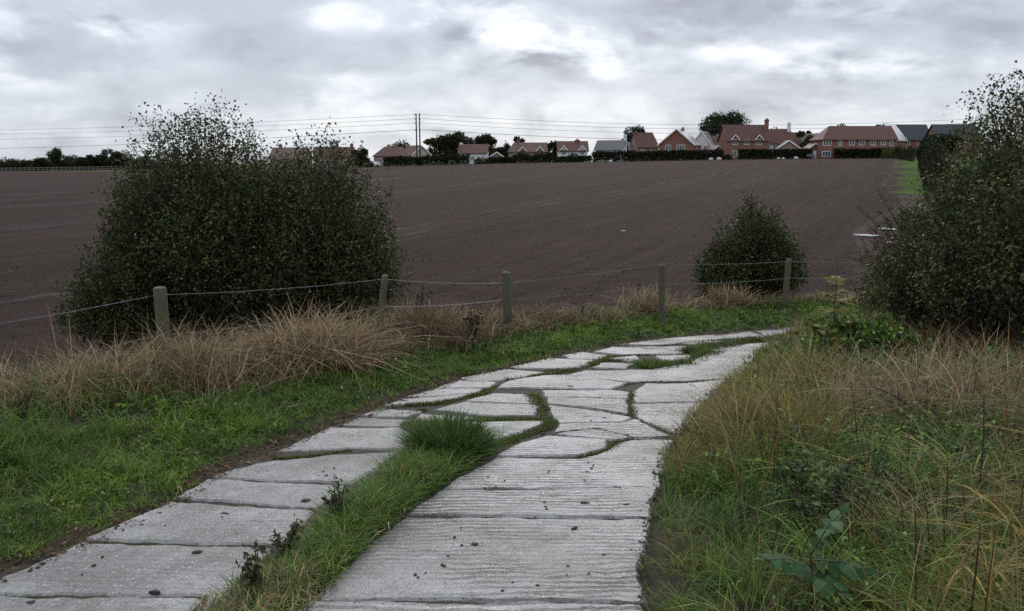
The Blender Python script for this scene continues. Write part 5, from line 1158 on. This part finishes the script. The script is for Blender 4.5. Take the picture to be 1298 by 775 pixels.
for (u, Y, s_, lab) in [(897, 186, .6, 'left pale lump under the hedge by the big brick house'), (907, 186, .65, 'right pale lump under the hedge by the big brick house'), (981, 184.5, .45, 'small white lump before the brown roofed garage'), (987, 184.5, .4, 'small white lump right of its twin by the hedge'), (1003, 184.5, .6, 'white stone standing near the hedge end'), (772, 190, .55, 'pale lump below the clipped hedge left end')]:
    p = onfar(u, Y); bm = bmesh.new(); bmesh.ops.create_icosphere(bm, subdivisions=2, radius=1)
    for vv in bm.verts: vv.co *= .8 + .4 * float(fbm(np.array(vv.co.x * 2 + u), np.array(vv.co.z * 2 + vv.co.y), .8, 4, 2)); vv.co = Vector((vv.co.x, vv.co.y * .7, max(vv.co.z, -.3) * .75 + .25))
    me = bpy.data.meshes.new('pale_boulder'); bm.to_mesh(me); bm.free(); me.materials.append(M['stone']); o = bpy.data.objects.new('pale_boulder', me); C.objects.link(o); o.location = p; o.scale = (s_, s_, s_); tag(o, lab, 'boulder', 'pale lumps at the hedge foot')
def car(label, u, Y, rz, m_):
    p = onfar(u, Y); root = empty('parked_car', p, rz); tag(root, label, 'car'); prof = [(-2.1, .35), (-2.1, .75), (-1.9, .88), (-1.0, .95), (-.4, 1.42), (.9, 1.45), (1.7, 1.0), (2.1, .9), (2.15, .4)]
    n = len(prof); b = MB(); b.poly([(x, -.85 if z < 1.1 else -.65, z) for x, z in prof] + [(x, .85 if z < 1.1 else .65, z) for x, z in prof], [tuple(range(n)), tuple(range(n, 2 * n))[::-1]] + [(i, n + i, n + (i + 1) % n, (i + 1) % n) for i in range(n)]); b.build('body', M[m_], root)
    g = MB(); 
    for s_ in (-1, 1): g.poly([(-.75, s_ * .80, 1.0), (1.35, s_ * .80, 1.05), (.85, s_ * .69, 1.38), (-.35, s_ * .69, 1.36)], [(0, 1, 2, 3)])
    g.poly([(-1.02, -.72, 1.0), (-1.02, .72, 1.0), (-.47, .6, 1.40), (-.47, -.6, 1.40)], [(0, 1, 2, 3)]); g.build('window', M['glass'], root)
    for x in (-1.3, 1.35):
        for s_ in (-1, 1): MB().tube([(x, s_ * .68, .32), (x, s_ * .88, .32)], .32, 14).build('wheel', M['tyre'], root)
car('dark car parked by the white garage door', 1021, 187, 1.2, 'car')
car('white car parked left of the bungalow hedge', 474, 208, .4, 'white')
# --- rail fence on the far left horizon
p0 = onfar(-40, 305); p1 = onfar(172, 305); rf_ = empty('rail_fence', p0); tag(rf_, 'long grey rail fence below the far left trees', 'fence')
pm = None
for i in range(38):
    t_ = i / 37; p = p0 * (1 - t_) + p1 * t_; z = Hs(p[0], p[1])
    if pm is None: pm = MB().box(-.09, .09, -.07, .07, -.3, 1.7).build('post', M['rail'], rf_); o = pm
    else: o = copyo(pm, rf_)
    o.location = (p[0] - p0[0], p[1] - p0[1], z - p0[2])
for z in (.75, 1.45):
    mb = MB()
    for i in range(37):
        a = p0 * (1 - i / 37) + p1 * i / 37; b = p0 * (1 - (i + 1) / 37) + p1 * (i + 1) / 37
        za, zb = Hs(a[0], a[1]) - p0[2] + z, Hs(b[0], b[1]) - p0[2] + z
        a, b = a - p0, b - p0; mb.poly([(a[0], a[1] - .14, za - .11), (b[0], b[1] - .14, zb - .11), (b[0], b[1] - .14, zb + .11), (a[0], a[1] - .14, za + .11), (a[0], a[1] - .08, za - .11), (b[0], b[1] - .08, zb - .11), (b[0], b[1] - .08, zb + .11), (a[0], a[1] - .08, za + .11)], [(0, 1, 2, 3), (7, 6, 5, 4), (3, 2, 6, 7), (0, 4, 5, 1)])
    mb.build('rail', M['rail'], rf_)
# --- twin pole and overhead lines
YP = 205.0
tops = {}
for u, lab in ((530.6, 'left pole of the tall twin poles carrying the lines'), (534.6, 'right pole of the tall twin poles carrying the lines')):
    p = onfar(u, YP); top = at_y(u, 144, YP)[2]; root = empty('electricity_pole', p); tag(root, lab, 'pole', 'twin poles'); hh_ = top - p[2]
    MB().tube([(0, 0, -.5), (0, 0, hh_ * .5), (0, 0, hh_)], [.22, .18, .14], 10).build('pole', M['pole'], root)
    s_ = -1 if u < 532 else 1
    for vt in (146, 151.5, 157, 165.5):
        z = at_y(u, vt, YP)[2] - p[2]; MB().box(-.35 if s_ < 0 else -.12, .12 if s_ < 0 else .35, -.26, -.19, z - .08, z + .04).build('bracket', M['pole'], root)
        MB().tube([(s_ * .3, -.225, z + .04), (s_ * .3, -.225, z + .12), (s_ * .3, -.225, z + .16), (s_ * .3, -.225, z + .3)], [.05, .1, .06, .09], 8).build('insulator', M['rail'], root)
Wn = ['topmost', 'second', 'third', 'lowest']
for k, (vt, vl, vr) in enumerate([(145, 165.5, 138), (150.5, 171, 143), (156, 178, 150), (164.5, 190, 158)]):
    for side, (ua, ub, vb) in (('left', (530, -120, vl)), ('right', (535, 1420, vr))):
        a = Vector(at_y(ua, vt, YP)); b = Vector(at_y(ub, vb, 330 if side == 'left' else 215)); sag = (1.1 if side == 'left' else 3.4); pts = []
        for i in range(41):
            t_ = i / 40; p = a.lerp(b, t_); p.z -= sag * 4 * t_ * (1 - t_); pts.append(p - a)
        o = MB().tube(pts, .035 if k < 3 else .05, 5).build('overhead_wire', M['cable']); o.location = a
        tag(o, f'{Wn[k]} of the four overhead wires running {side} from the twin poles', 'wire', 'overhead wires')
# thin mast behind the garage
p = onfar(641, 240); ms = empty('mast', p); tag(ms, 'thin pale lattice mast behind the small garage', 'mast'); top = at_y(641, 178, 240)[2] - p[2]; mb = MB()
for a in (0, 2.09, 4.19): mb.tube([(.35 * math.cos(a), .35 * math.sin(a), 0), (.2 * math.cos(a), .2 * math.sin(a), top)], .05, 4)
mb.build('frame', M['rail'], ms); mb = MB()
for i in range(10):
    z0, z1 = top * i / 10, top * (i + 1) / 10
    for a in (0, 2.09, 4.19): mb.tube([(.3 * math.cos(a), .3 * math.sin(a), z0), (.3 * math.cos(a + 2.09), .3 * math.sin(a + 2.09), z1)], .03, 4)
mb.build('bracing', M['rail'], ms)

print('TRIS', sum(sum(len(p.vertices) - 2 for p in m_.polygons) for m_ in bpy.data.meshes))
